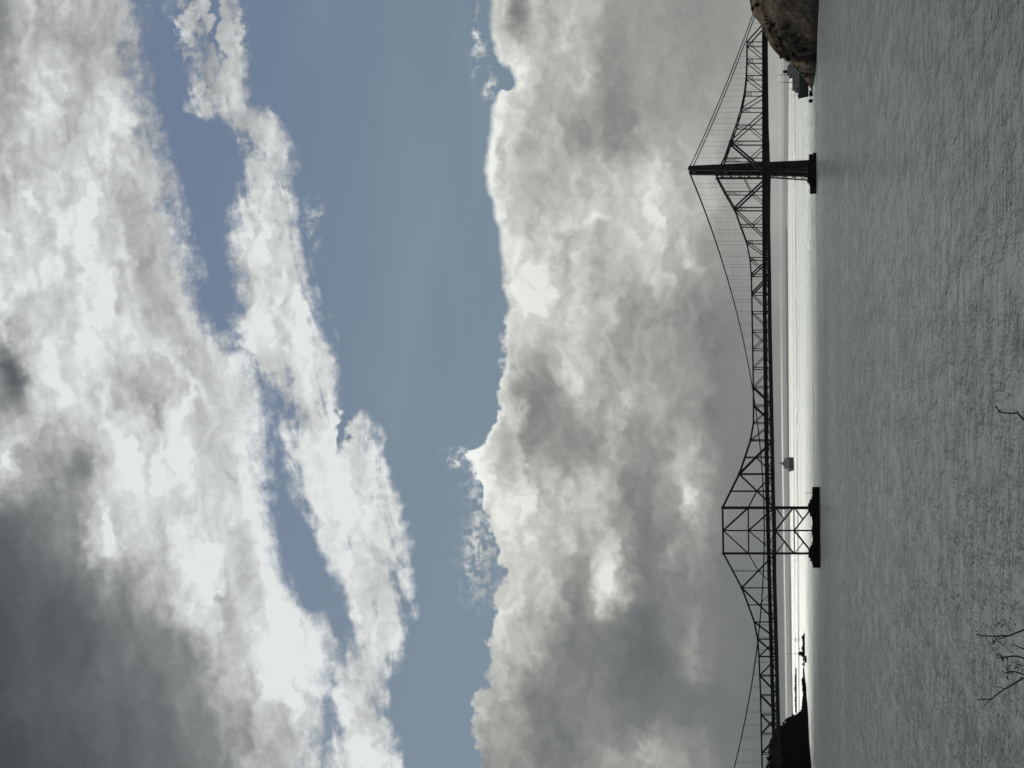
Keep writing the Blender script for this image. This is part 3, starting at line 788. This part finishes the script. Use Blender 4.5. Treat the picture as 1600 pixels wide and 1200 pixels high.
def leaves(parent, spots, seed):
    rnd = random.Random(seed); mb = MB()
    for v, y, dd, n, sp_ in spots:
        c = atdist(y, v, DT + dd)
        for q in range(n):
            p = c + Vector((rnd.gauss(0, sp_), rnd.gauss(0, sp_), rnd.gauss(0, sp_)))
            e1 = Vector((rnd.gauss(0, 1), rnd.gauss(0, .4), rnd.gauss(0, 1))).normalized() * rnd.uniform(.003, .007); e2 = e1.orthogonal().normalized() * .0025
            mb.add([p - e1, p + e2, p + e1, p - e2, p + Vector((0, .002, .001))], [(0, 1, 4), (1, 2, 4), (2, 3, 4), (3, 0, 4)])
    mb.build('leaves', M['leaf'], parent)
rA = atdist(1010, 1600, DT)
s1 = twigs('bare_shrub', (rA.x - .1, DT + .1), [
    ([(1608, 981), (1600, 984), (1576.7, 993.3), (1541.7, 993.6), (1526, 990.8)], .004, 0),
    ([(1610, 1032), (1600, 1029), (1588, 1025), (1566.7, 1028), (1558, 1020)], .004, .15),
    ([(1612, 1058), (1600, 1054), (1580, 1049), (1573, 1051)], .004, .25),
    ([(1615, 1050), (1600, 1059), (1570, 1076.7), (1550, 1091.7), (1529, 1093.3)], .005, .08),
    ([(1612, 1017), (1600, 1014), (1588, 1009), (1581, 1006)], .003, .3)], True, [
    ([(1576.7, 993.4), (1556, 1000), (1550, 1006)], .0016, .03), ([(1558, 1002), (1570, 1010), (1583, 1021)], .0012, .03),
    ([(1574, 1027), (1574.5, 1049)], .0014, .2), ([(1568, 1029), (1565, 1050)], .0010, .2), ([(1570, 1076.5), (1560, 1073.5), (1548, 1070.5)], .0013, .12),
    ([(1550, 1091.7), (1544, 1096), (1538, 1104)], .0016, .12), ([(1600, 1040), (1590, 1042), (1583, 1047)], .0012, .3)],
    'bare dark twigs poking up at the lower left edge of the view')
leaves(s1, [(1527, 991, 0, 3, .004), (1556, 999.5, .03, 10, .006), (1553, 1003, .03, 5, .006), (1562, 1023, .15, 10, .008), (1567, 1029, .15, 6, .006), (1576, 1049, .25, 14, .009), (1571, 1051, .25, 8, .008), (1595, 1041, .3, 10, .012), (1592, 1046, .3, 8, .012), (1580, 977, .1, 6, .01), (1566, 976, .1, 3, .008)], 2)
rB = atdist(665, 1600, DT)
s2 = twigs('bare_twig_shrub', (rB.x - .04, DT + .05), [([(1608, 663), (1600, 655.6), (1590, 644.6), (1575, 645.2), (1562, 643.8), (1556, 635.6)], .004, 0)], True, [
    ([(1590, 644.5), (1589, 640)], .0012, .03), ([(1562, 643.8), (1558, 646)], .0012, .03)], 'single bare crooked twig rising at the bottom edge against the water')
leaves(s2, [(1556, 636, .05, 3, .003), (1562, 643.5, .04, 3, .003)], 3)

# ================================================================ SHADE CLOUD added unseen above the frame to shadow the near water
SUN_AZ = math.radians(-17); SUN_EL = math.radians(38)
sd = Vector((math.sin(SUN_AZ) * math.cos(SUN_EL), math.cos(SUN_AZ) * math.cos(SUN_EL), math.sin(SUN_EL)))
HC = 5600.0
cl = MB(); n1, n2 = 90, 60; vs = []
shift = sd * (HC / sd.z)
def edgeY(x):      # edge of the shade on the water
    return interp(x, [(-3000, 2400), (-900, 2420), (-400, 2300), (-100, 2000), (60, 1700), (190, 1520), (330, 1480), (900, 1500), (3000, 2200)])
for layer in (0, 1):
    for i in range(n1 + 1):
        x = -1500 + 3000 * i / n1
        ye = edgeY(x) + 60 * mn.noise(Vector((x * .006, 1, 1))) 
        for j in range(n2 + 1):
            t = j / n2; yy = -300 + (ye + 300) * t
            edge = min(1, (1 - t) * 7) * min(1, t * 8) * min(1, (1 - abs(x) / 1500) * 4)
            p = Vector((x * .0013, yy * .0013, layer * 5.0))
            puff = (mn.noise(p) + .5 * mn.noise(p * 2.3) + .25 * mn.noise(p * 5.1))
            z = HC + (-1 if layer == 0 else 1) * math.sqrt(max(0, edge)) * (180 + (90 if layer == 0 else 420) * (puff + .6)) 
            vs.append((x + shift.x, yy + shift.y, z))
k = (n1 + 1) * (n2 + 1); fcs = []
for i in range(n1):
    for j in range(n2):
        a0 = i * (n2 + 1) + j; q = (a0, a0 + 1, a0 + n2 + 2, a0 + n2 + 1)
        fcs.append(q); fcs.append(tuple(k + z_ for z_ in q[::-1]))
cl.add(vs, fcs)
M['added_shade_cloud'] = mat('shade_cloud_white', (0.75, 0.76, 0.78), 1.0, var=.05, scale=.002)
struct('added_shade_cloud', cl, M['added_shade_cloud'], True)  # added slab, shaped so its shadow ends along edgeY

# ================================================================ SKY
wd = bpy.data.worlds.new('World'); sc.world = wd; wd.use_nodes = True
nt = wd.node_tree; ns = nt.nodes; ln = nt.links; ns.clear()
def node(t, **kw):
    n = ns.new(t)
    for k_, v_ in kw.items(): setattr(n, k_, v_)
    return n
def setin(n, i, v):
    if hasattr(v, 'is_output') or isinstance(v, bpy.types.NodeSocket): ln.new(v, n.inputs[i])
    elif v is not None: n.inputs[i].default_value = v
def mt(op, a, b=None, c=None, clamp=False):
    n = node('ShaderNodeMath', operation=op, use_clamp=clamp)
    for i, v in enumerate((a, b, c)): setin(n, i, v)
    return n.outputs[0]
def ss(v, a, b, lo_=0.0, hi_=1.0, smooth=True):
    n = node('ShaderNodeMapRange', interpolation_type='SMOOTHSTEP' if smooth else 'LINEAR')
    setin(n, 'Value', v); setin(n, 'From Min', a); setin(n, 'From Max', b); setin(n, 'To Min', lo_); setin(n, 'To Max', hi_)
    return n.outputs['Result']
def mixf(f, a, b):
    n = node('ShaderNodeMix'); setin(n, 'Factor', f); setin(n, 'A', a); setin(n, 'B', b); return n.outputs['Result']
def mixc(f, a, b):
    n = node('ShaderNodeMix', data_type='RGBA'); setin(n, 0, f); setin(n, 6, a); setin(n, 7, b); return n.outputs[2]
def curve(x, pts):
    n = node('ShaderNodeFloatCurve'); setin(n, 'Value', x); c = n.mapping.curves[0]
    n.mapping.use_clip = False
    pts = sorted(pts)
    c.points[0].location = pts[0]; c.points[1].location = pts[-1]
    for p in pts[1:-1]: c.points.new(*p)
    n.mapping.update(); return n.outputs[0]
def ycurve(pts, vmax):
    return mt('MULTIPLY', curve(YW, [(y / 1200.0, v / vmax) for y, v in pts]), vmax)
tc = node('ShaderNodeTexCoord'); sx = node('ShaderNodeSeparateXYZ'); ln.new(tc.outputs['Generated'], sx.inputs[0])
X, Yd, Z = sx.outputs
den = mt('MAXIMUM', mt('ABSOLUTE', Yd), 0.45)
A = mt('DIVIDE', X, den); B = mt('DIVIDE', Z, den)
# tangent coordinates of the heavens, scaled so that one unit is one fine step; q runs right to left, r runs downward
q0 = mt('SUBTRACT', 600.0, mt('MULTIPLY', A, F)); r0 = mt('SUBTRACT', VC, mt('MULTIPLY', B, F))
r0 = mt('ADD', r0, mt('MULTIPLY', mt('SUBTRACT', q0, 600.0), DL))
def vec(a, b, c=0.0):
    n = node('ShaderNodeCombineXYZ'); setin(n, 0, a); setin(n, 1, b); setin(n, 2, c); return n.outputs[0]
def fbm(v, s, d=6.0, r=0.55, dist=0.0, lac=2.0):
    n = node('ShaderNodeTexNoise', noise_dimensions='2D'); setin(n, 'Vector', v); setin(n, 'Scale', s); setin(n, 'Detail', d); setin(n, 'Roughness', r); setin(n, 'Distortion', dist); setin(n, 'Lacunarity', lac)
    return n.outputs['Fac'], n.outputs['Color']
P0 = vec(mt('MULTIPLY', q0, .01), mt('MULTIPLY', r0, .01))
# two levels of warp
_, wc = fbm(P0, 1.1, 5.0, .55)
sw = node('ShaderNodeSeparateXYZ'); ln.new(wc, sw.inputs[0])
_, wc2 = fbm(P0, 3.4, 2.5, .5)
sw2 = node('ShaderNodeSeparateXYZ'); ln.new(wc2, sw2.inputs[0])
def warp(base, s1, a1, s2, a2):
    return mt('ADD', base, mt('ADD', mt('MULTIPLY', mt('SUBTRACT', s1, .5), a1), mt('MULTIPLY', mt('SUBTRACT', s2, .5), a2)))
q1 = warp(q0, sw.outputs[0], 90, sw2.outputs[0], 34)
r1 = warp(r0, sw.outputs[1], 60, sw2.outputs[1], 30)
re = warp(r0, sw.outputs[1], 34, sw2.outputs[1], 34)       # rows used for cloud edges
YW = mt('DIVIDE', warp(q0, sw.outputs[0], 40, sw2.outputs[0], 26), 1200.0)
# ---- outlines
E1 = ycurve([(-200, 210), (0, 213), (100, 215), (200, 236), (300, 265), (400, 290), (450, 302), (490, 316), (520, 345), (560, 392), (600, 404), (700, 411), (800, 418), (880, 432), (930, 450), (960, 500), (1000, 514), (1100, 510), (1200, 500), (1400, 520)], 800)
ST = ycurve([(-200, 262), (0, 267), (60, 268), (100, 271), (130, 286), (165, 291), (175, 318), (195, 352), (240, 384), (270, 374), (300, 368), (350, 358), (400, 354), (440, 360), (470, 372), (500, 356), (530, 368), (560, 395), (600, 422), (650, 438), (700, 445), (750, 456), (800, 476), (840, 500), (870, 513), (900, 524), (950, 545), (1000, 545), (1020, 530), (1060, 524), (1100, 519), (1150, 512), (1200, 500), (1400, 480)], 800)
SB = ycurve([(-200, 385), (0, 394), (100, 398), (150, 402), (185, 440), (240, 462), (280, 468), (350, 474), (400, 483), (450, 497), (500, 511), (550, 521), (600, 526), (635, 532), (650, 572), (700, 597), (750, 609), (800, 621), (850, 632), (900, 636), (950, 638), (1000, 636), (1030, 620), (1060, 606), (1100, 606), (1150, 620), (1200, 630), (1400, 640)], 800)
BT = ycurve([(-200, 770), (0, 764), (60, 766), (90, 782), (108, 800), (128, 803), (140, 776), (200, 762), (250, 757), (300, 761), (350, 775), (400, 782), (450, 787), (500, 790), (550, 785), (600, 778), (660, 768), (690, 748), (706, 735), (720, 738), (760, 750), (800, 760), (850, 772), (893, 786), (905, 773), (930, 772), (960, 778), (1000, 768), (1050, 762), (1100, 746), (1130, 739), (1170, 744), (1200, 752), (1400, 740)], 1000)
# fine texture fields
def vor(v, sc_, d, r, sm):
    n = node('ShaderNodeTexVoronoi', feature='SMOOTH_F1', voronoi_dimensions='2D'); setin(n, 'Vector', v); setin(n, 'Scale', sc_); setin(n, 'Detail', d); setin(n, 'Roughness', r); setin(n, 'Smoothness', sm)
    return n.outputs['Distance']
q2 = warp(q0, sw.outputs[0], 60, sw2.outputs[0], 44); r2 = warp(r0, sw.outputs[1], 50, sw2.outputs[1], 40)
gq = mt('MULTIPLY', q2, .0078); gr = mt('MULTIPLY', r2, .0108)
vA = vor(vec(gq, gr), 1.15, 2.0, .42, .8)
vB = vor(vec(mt('ADD', gq, .03), mt('SUBTRACT', gr, .12)), 1.15, 2.0, .42, .8)
nA, _ = fbm(vec(mt('MULTIPLY', q1, .0075), mt('MULTIPLY', r1, .0105)), 0.95, 5.0, .47)
nB, _ = fbm(vec(mt('MULTIPLY', q1, .0075), mt('ADD', mt('MULTIPLY', r1, .0105), -.13)), 0.95, 5.0, .47)
nS, _ = fbm(vec(mt('ADD', mt('MULTIPLY', q0, .0050), mt('MULTIPLY', r0, .004)), mt('ADD', mt('MULTIPLY', r0, .020), mt('MULTIPLY', q0, -.005)), 3.3), 1.1, 6.0, .54, .4)   # streaky
nF, _ = fbm(P0, 6.0, 7.0, .62)
relief = mt('SUBTRACT', nA, nB)
bill = mt('SUBTRACT', vB, vA)
# upper cloud mass: soft lower edge
cU = ss(mt('ADD', mt('SUBTRACT', E1, re), mt('ADD', mt('MULTIPLY', mt('SUBTRACT', nS, .5), 70), mt('MULTIPLY', mt('SUBTRACT', nF, .5), 40))), -24, 28)
def rawblob(cq, cr, sq, sr):
    d = mt('ADD', mt('POWER', mt('DIVIDE', mt('SUBTRACT', r0, cr), sr), 2.0), mt('POWER', mt('DIVIDE', mt('SUBTRACT', q0, cq), sq), 2.0))
    return mt('POWER', 2.718, mt('MULTIPLY', d, -1.0))
# streak cloud
inS = mt('MINIMUM', mt('SUBTRACT', re, ST), mt('SUBTRACT', SB, re))
thin = ss(q0, 60, 420, 22, 46)
thinS = mt('ADD', inS, mt('MULTIPLY', mt('SUBTRACT', nS, ss(q0, 0, 480, .585, .46)), 150))
cS = ss(mt('ADD', thinS, mt('MULTIPLY', mt('SUBTRACT', nF, .5), 50)), -16, 36)
cS = mt('MULTIPLY', cS, ss(inS, -14, 8))
cS = mt('MULTIPLY', cS, ss(q0, 0, 400, .86, 1.0))
lobes = mt('ADD', rawblob(30, 298, 62, 24), mt('ADD', rawblob(140, 322, 32, 26), rawblob(215, 408, 34, 34)))
lobes = mt('ADD', lobes, rawblob(45, 368, 50, 18))
cS = mt('MAXIMUM', cS, mt('MULTIPLY', ss(mt('ADD', lobes, mt('MULTIPLY', mt('SUBTRACT', nF, .5), 2.4)), .30, .95), mt('MULTIPLY', ss(lobes, .08, .35), .9)))
# gap between the two arms of the streak cloud
dg = mt('ADD', mt('POWER', mt('DIVIDE', mt('SUBTRACT', re, 537.0), 9.0), 2.0), mt('POWER', mt('DIVIDE', mt('SUBTRACT', q1, 655.0), 55.0), 2.0))
cS = mt('MULTIPLY', cS, ss(dg, .3, 1.6))
# second gap in right part
dg2 = mt('ADD', mt('POWER', mt('DIVIDE', mt('SUBTRACT', r1, 337.0), 5.5), 2.0), mt('POWER', mt('DIVIDE', mt('SUBTRACT', q1, 10.0), 80.0), 2.0))
cS = mt('MULTIPLY', cS, ss(dg2, .3, 1.8))
# cloud bank: crisp upper edge
ragged = ss(q0, 330, 640, .25, 1.0)
rb = mt('ADD', r0, mt('MULTIPLY', mt('SUBTRACT', re, r0), ragged))
cB = ss(mt('ADD', mt('SUBTRACT', rb, BT), mt('MULTIPLY', mt('MULTIPLY', mt('SUBTRACT', nF, .5), 16), ragged)), -3, ss(q0, 300, 600, 10, 6))
# wisps over the bank
def blob(cq, cr, sq, sr, slope=0.0):
    rr = mt('SUBTRACT', r1, cr)
    if slope: rr = mt('SUBTRACT', rr, mt('MULTIPLY', mt('SUBTRACT', q1, cq), slope))
    d = mt('ADD', mt('POWER', mt('DIVIDE', rr, sr), 2.0), mt('POWER', mt('DIVIDE', mt('SUBTRACT', q1, cq), sq), 2.0))
    return mt('POWER', 2.718, mt('MULTIPLY', d, -1.0))
wis = mt('ADD', mt('MULTIPLY', blob(835, 747, 75, 20), 1.0), mt('MULTIPLY', blob(60, 742, 38, 6), .9))
wis = mt('ADD', wis, mt('MULTIPLY', blob(118, 768, 18, 6), .8))
wis = mt('ADD', wis, mt('MULTIPLY', blob(706, 712, 9, 18), 1.0))
wis = mt('ADD', wis, mt('MULTIPLY', blob(345, 493, 30, 7), .55))
cW = mt('MULTIPLY', wis, ss(nF, .40, .62), clamp=True)
cov = mt('MAXIMUM', mt('MAXIMUM', cU, cS), mt('MAXIMUM', cB, cW))
# ---- brightness of the cloud, row by row down the sky
Q = [-100, 0, 100, 200, 300, 400, 500, 600, 700, 800, 900, 1000, 1100, 1200, 1300]
T = [(0,   [.56, .56, .62, .66, .75, .81, .78, .60, .68, .42, .36, .34, .32, .31, .31]),
     (60,  [.68, .70, .76, .76, .78, .83, .84, .83, .64, .50, .40, .36, .36, .33, .32]),
     (120, [.74, .76, .75, .76, .78, .81, .82, .82, .70, .60, .43, .38, .38, .34, .33]),
     (180, [.70, .70, .74, .75, .73, .77, .79, .76, .85, .82, .60, .45, .41, .37, .35]),
     (240, [.66, .66, .68, .71, .74, .75, .77, .70, .86, .83, .76, .52, .45, .42, .38]),
     (300, [.72, .74, .72, .70, .74, .74, .79, .79, .85, .85, .82, .58, .50, .47, .42]),
     (360, [.72, .74, .74, .74, .76, .78, .80, .82, .86, .86, .84, .76, .60, .55, .50]),
     (420, [.74, .74, .74, .76, .76, .78, .81, .82, .86, .87, .84, .82, .78, .72, .66]),
     (500, [.74, .74, .74, .76, .78, .80, .82, .82, .86, .86, .85, .86, .83, .81, .78]),
     (600, [.74, .74, .74, .76, .78, .80, .80, .80, .83, .84, .83, .82, .78, .80, .78]),
     (775, [.78, .80, .82, .86, .84, .82, .80, .80, .80, .82, .80, .82, .66, .58, .55]),
     (835, [.66, .72, .76, .76, .74, .77, .79, .58, .62, .78, .76, .64, .54, .54, .54]),
     (900, [.68, .72, .67, .65, .70, .73, .77, .74, .56, .70, .58, .50, .50, .53, .52]),
     (955, [.60, .60, .58, .56, .76, .73, .70, .68, .62, .60, .68, .46, .48, .58, .60]),
     (1015,[.58, .58, .58, .60, .72, .72, .60, .60, .56, .52, .50, .42, .46, .58, .58]),
     (1075,[.56, .56, .58, .62, .68, .64, .56, .54, .60, .60, .57, .50, .45, .54, .52]),
     (1135,[.55, .55, .56, .58, .59, .56, .52, .50, .49, .48, .46, .47, .45, .46, .45]),
     (1195,[.60, .60, .61, .62, .60, .56, .52, .50, .48, .47, .45, .44, .43, .42, .41]),
     (1228,[.64, .64, .65, .65, .62, .58, .54, .51, .49, .48, .46, .44, .43, .42, .41])]
QW = mt('DIVIDE', mt('ADD', q1, 100.0), 1400.0)
lum = None; prev = None
for rv, row in T:
    cv = curve(QW, [((qq + 100) / 1400.0, v) for qq, v in zip(Q, row)])
    lum = cv if lum is None else mixf(ss(r1, prev, rv), lum, cv)
    prev = rv
# grey heart of the round cloud at the right, and other single patches
def addblob(l, b, amt): return mt('ADD', l, mt('MULTIPLY', b, amt))
lum = addblob(lum, rawblob(15, 806, 44, 21), -.26)
lum = addblob(lum, rawblob(-20, 835, 60, 9), .06)
lum = addblob(lum, blob(625, 832, 48, 24), -.06)
lum = addblob(lum, blob(720, 120, 34, 26), -.16)
lum = addblob(lum, blob(660, 235, 40, 20), -.14)
lum = addblob(lum, blob(570, 15, 50, 22), -.26)
lum = addblob(lum, blob(915, 955, 34, 22), .16)
lum = addblob(lum, blob(760, 1078, 50, 9), .13)
lum = addblob(lum, blob(490, 940, 26, 22), .10)
lum = addblob(lum, blob(1180, 1012, 30, 20), .10)
lum = addblob(lum, blob(470, 955, 40, 14), .08)
lum = addblob(lum, blob(330, 1000, 60, 40), .05)
lum = addblob(lum, blob(880, 1050, 40, 10), .08)
lum = addblob(lum, blob(1010, 1090, 45, 12), .08)
# strength of the billowing detail: strong in the lit clouds, weak in the shaded mass and in the low haze
dt = mt('MULTIPLY', ss(lum, .40, .70, .16, 1.0), ss(mt('SUBTRACT', r0, mt('MULTIPLY', q0, ss(q0, 0, 260, 0.0, .5))), 850, 990, 1.0, .5))
dt = mt('MULTIPLY', dt, ss(r0, 1090, 1170, 1.0, .15))
det = mt('ADD', mt('MULTIPLY', relief, .42), mt('MULTIPLY', mt('SUBTRACT', nA, .53), .36))
det = mt('ADD', det, mt('MULTIPLY', bill, mt('MULTIPLY', ss(nA, .42, .60, .10, .42), ss(lum, .45, .7, .4, 1.0))))
det = mt('ADD', det, mt('MULTIPLY', mt('SUBTRACT', nS, .5), ss(r0, 600, 800, .26, .10)))
det = mt('ADD', det, mt('MULTIPLY', mt('SUBTRACT', nF, .5), .11))
lum = mt('ADD', mt('ADD', lum, mt('MULTIPLY', ss(lum, .5, .72), .03)), mt('MULTIPLY', det, dt))
# bright rim where the cloud thins against blue (light passes through)
lum = mt('ADD', lum, ss(r0, 960, 1060, 0.0, .018))
lum = mt('MINIMUM', mt('MAXIMUM', lum, .26), .90)
rim = mt('MULTIPLY', mt('POWER', 2.718, mt('DIVIDE', mt('MAXIMUM', mt('SUBTRACT', rb, BT), 0.0), -13.0)), ss(mt('SUBTRACT', rb, BT), -6, 0))
lum = mt('ADD', lum, mt('MULTIPLY', rim, mt('MULTIPLY', ss(nA, .42, .58), .10)))
# low glow between cloud base and land
lh = ycurve([(-200, 9.5), (0, 9.5), (300, 9.5), (600, 9.0), (740, 8.2), (1000, 5.8), (1200, 4.6), (1400, 4)], 20)
rr = mt('SUBTRACT', mt('SUBTRACT', VC, mt('MULTIPLY', mt('SUBTRACT', 600.0, q0), DL)), mt('SUBTRACT', VC, mt('MULTIPLY', B, F)))
elv = mt('MULTIPLY', B, F)
dgl = mt('DIVIDE', mt('SUBTRACT', elv, lh), 1.25)
gl = mt('MULTIPLY', mt('POWER', 2.718, mt('MULTIPLY', mt('MULTIPLY', dgl, dgl), -1.0)), ss(q0, 380, 760, .06, .50))
lum = mt('ADD', lum, gl)
# grey value to light: undo the display curve
lin = mt('POWER', lum, 2.2)
tint = mixc(ss(lum, .32, .62), (0.91, 1.0, 1.05, 1), mixc(ss(r0, 650, 800), (.965, 1.0, .99, 1), (.985, 1.0, .945, 1)))
vm = node('ShaderNodeVectorMath', operation='SCALE'); setin(vm, 0, tint); setin(vm, 3, lin)
cloudc = vm.outputs[0]
# clear sky from the physical sky model
sk = node('ShaderNodeTexSky', sky_type='NISHITA'); sk.sun_disc = False
sk.sun_elevation = SUN_EL; sk.sun_rotation = SUN_AZ
sk.air_density = 1.0; sk.dust_density = 1.0; sk.ozone_density = 2.0
sv = node('ShaderNodeVectorMath', operation='SCALE'); setin(sv, 0, sk.outputs[0]); setin(sv, 3, 0.05)
blue = mixc(ss(r0, 200, 780), (0.142, 0.197, 0.300, 1), (0.172, 0.238, 0.298, 1))
veil, _ = fbm(vec(mt('MULTIPLY', q0, .0016), mt('MULTIPLY', r0, .009)), 1.0, 4.0, .5, .4)
blue = mixc(ss(veil, .48, .78, 0.0, .20), blue, (.28, .33, .34, 1))
clear = mixc(.85, sv.outputs[0], blue)
col = mixc(cov, clear, cloudc)
# heavier overcast behind the viewer
back = ss(Yd, -.35, .25, .62, 1.0)
fin = node('ShaderNodeVectorMath', operation='SCALE'); setin(fin, 0, col); setin(fin, 3, back)
bg = node('ShaderNodeBackground'); ln.new(fin.outputs[0], bg.inputs['Color']); bg.inputs['Strength'].default_value = 1.0
wo = node('ShaderNodeOutputWorld'); ln.new(bg.outputs[0], wo.inputs['Surface'])
wd.cycles.sampling_method = 'MANUAL'; wd.cycles.sample_map_resolution = 512

# ================================================================ HAZE
hz = MB().box(-46000, 46000, -4000, 63000, -8, 150)
hm = bpy.data.materials.new('haze_air'); hm.use_nodes = True; hn = hm.node_tree.nodes; hn.remove(hn['Principled BSDF'])
pv = hn.new('ShaderNodeVolumePrincipled'); pv.inputs['Color'].default_value = (.52, .54, .55, 1); pv.inputs['Density'].default_value = HAZE
hm.node_tree.links.new(pv.outputs[0], hn['Material Output'].inputs['Volume'])
ho = hz.build('haze', hm); ho['kind'] = 'stuff'

# ================================================================ SUN
sl = bpy.data.lights.new('sun', 'SUN'); sl.energy = 5.0; sl.angle = math.radians(5); sl.color = (1.0, .965, .90)
so = bpy.data.objects.new('sun', sl); COL.objects.link(so); so.location = (0, 0, 200)
so.rotation_euler = sd.to_track_quat('Z', 'Y').to_euler()

# ================================================================ CAMERA (phone held sideways)
cd = bpy.data.cameras.new('camera'); cam = bpy.data.objects.new('camera', cd); COL.objects.link(cam)
Ru = Vector((cD, 0, -sD)); Uv = Vector((sD, 0, cD))
cx, cy = -Uv, Ru; cz = cx.cross(cy)
cam.matrix_world = Matrix(((cx.x, cy.x, cz.x, 0), (cx.y, cy.y, cz.y, 0), (cx.z, cy.z, cz.z, H), (0, 0, 0, 1)))
cd.sensor_width = 36; cd.lens = F / 1600 * 36; cd.shift_x = -(VC - 800) / 1600.0
cd.clip_start = 0.1; cd.clip_end = 200000
sc.camera = cam
sc.view_settings.view_transform = 'Standard'; sc.view_settings.look = 'None'
sc.view_settings.exposure = 0; sc.view_settings.gamma = 1; sc.view_settings.use_curve_mapping = False
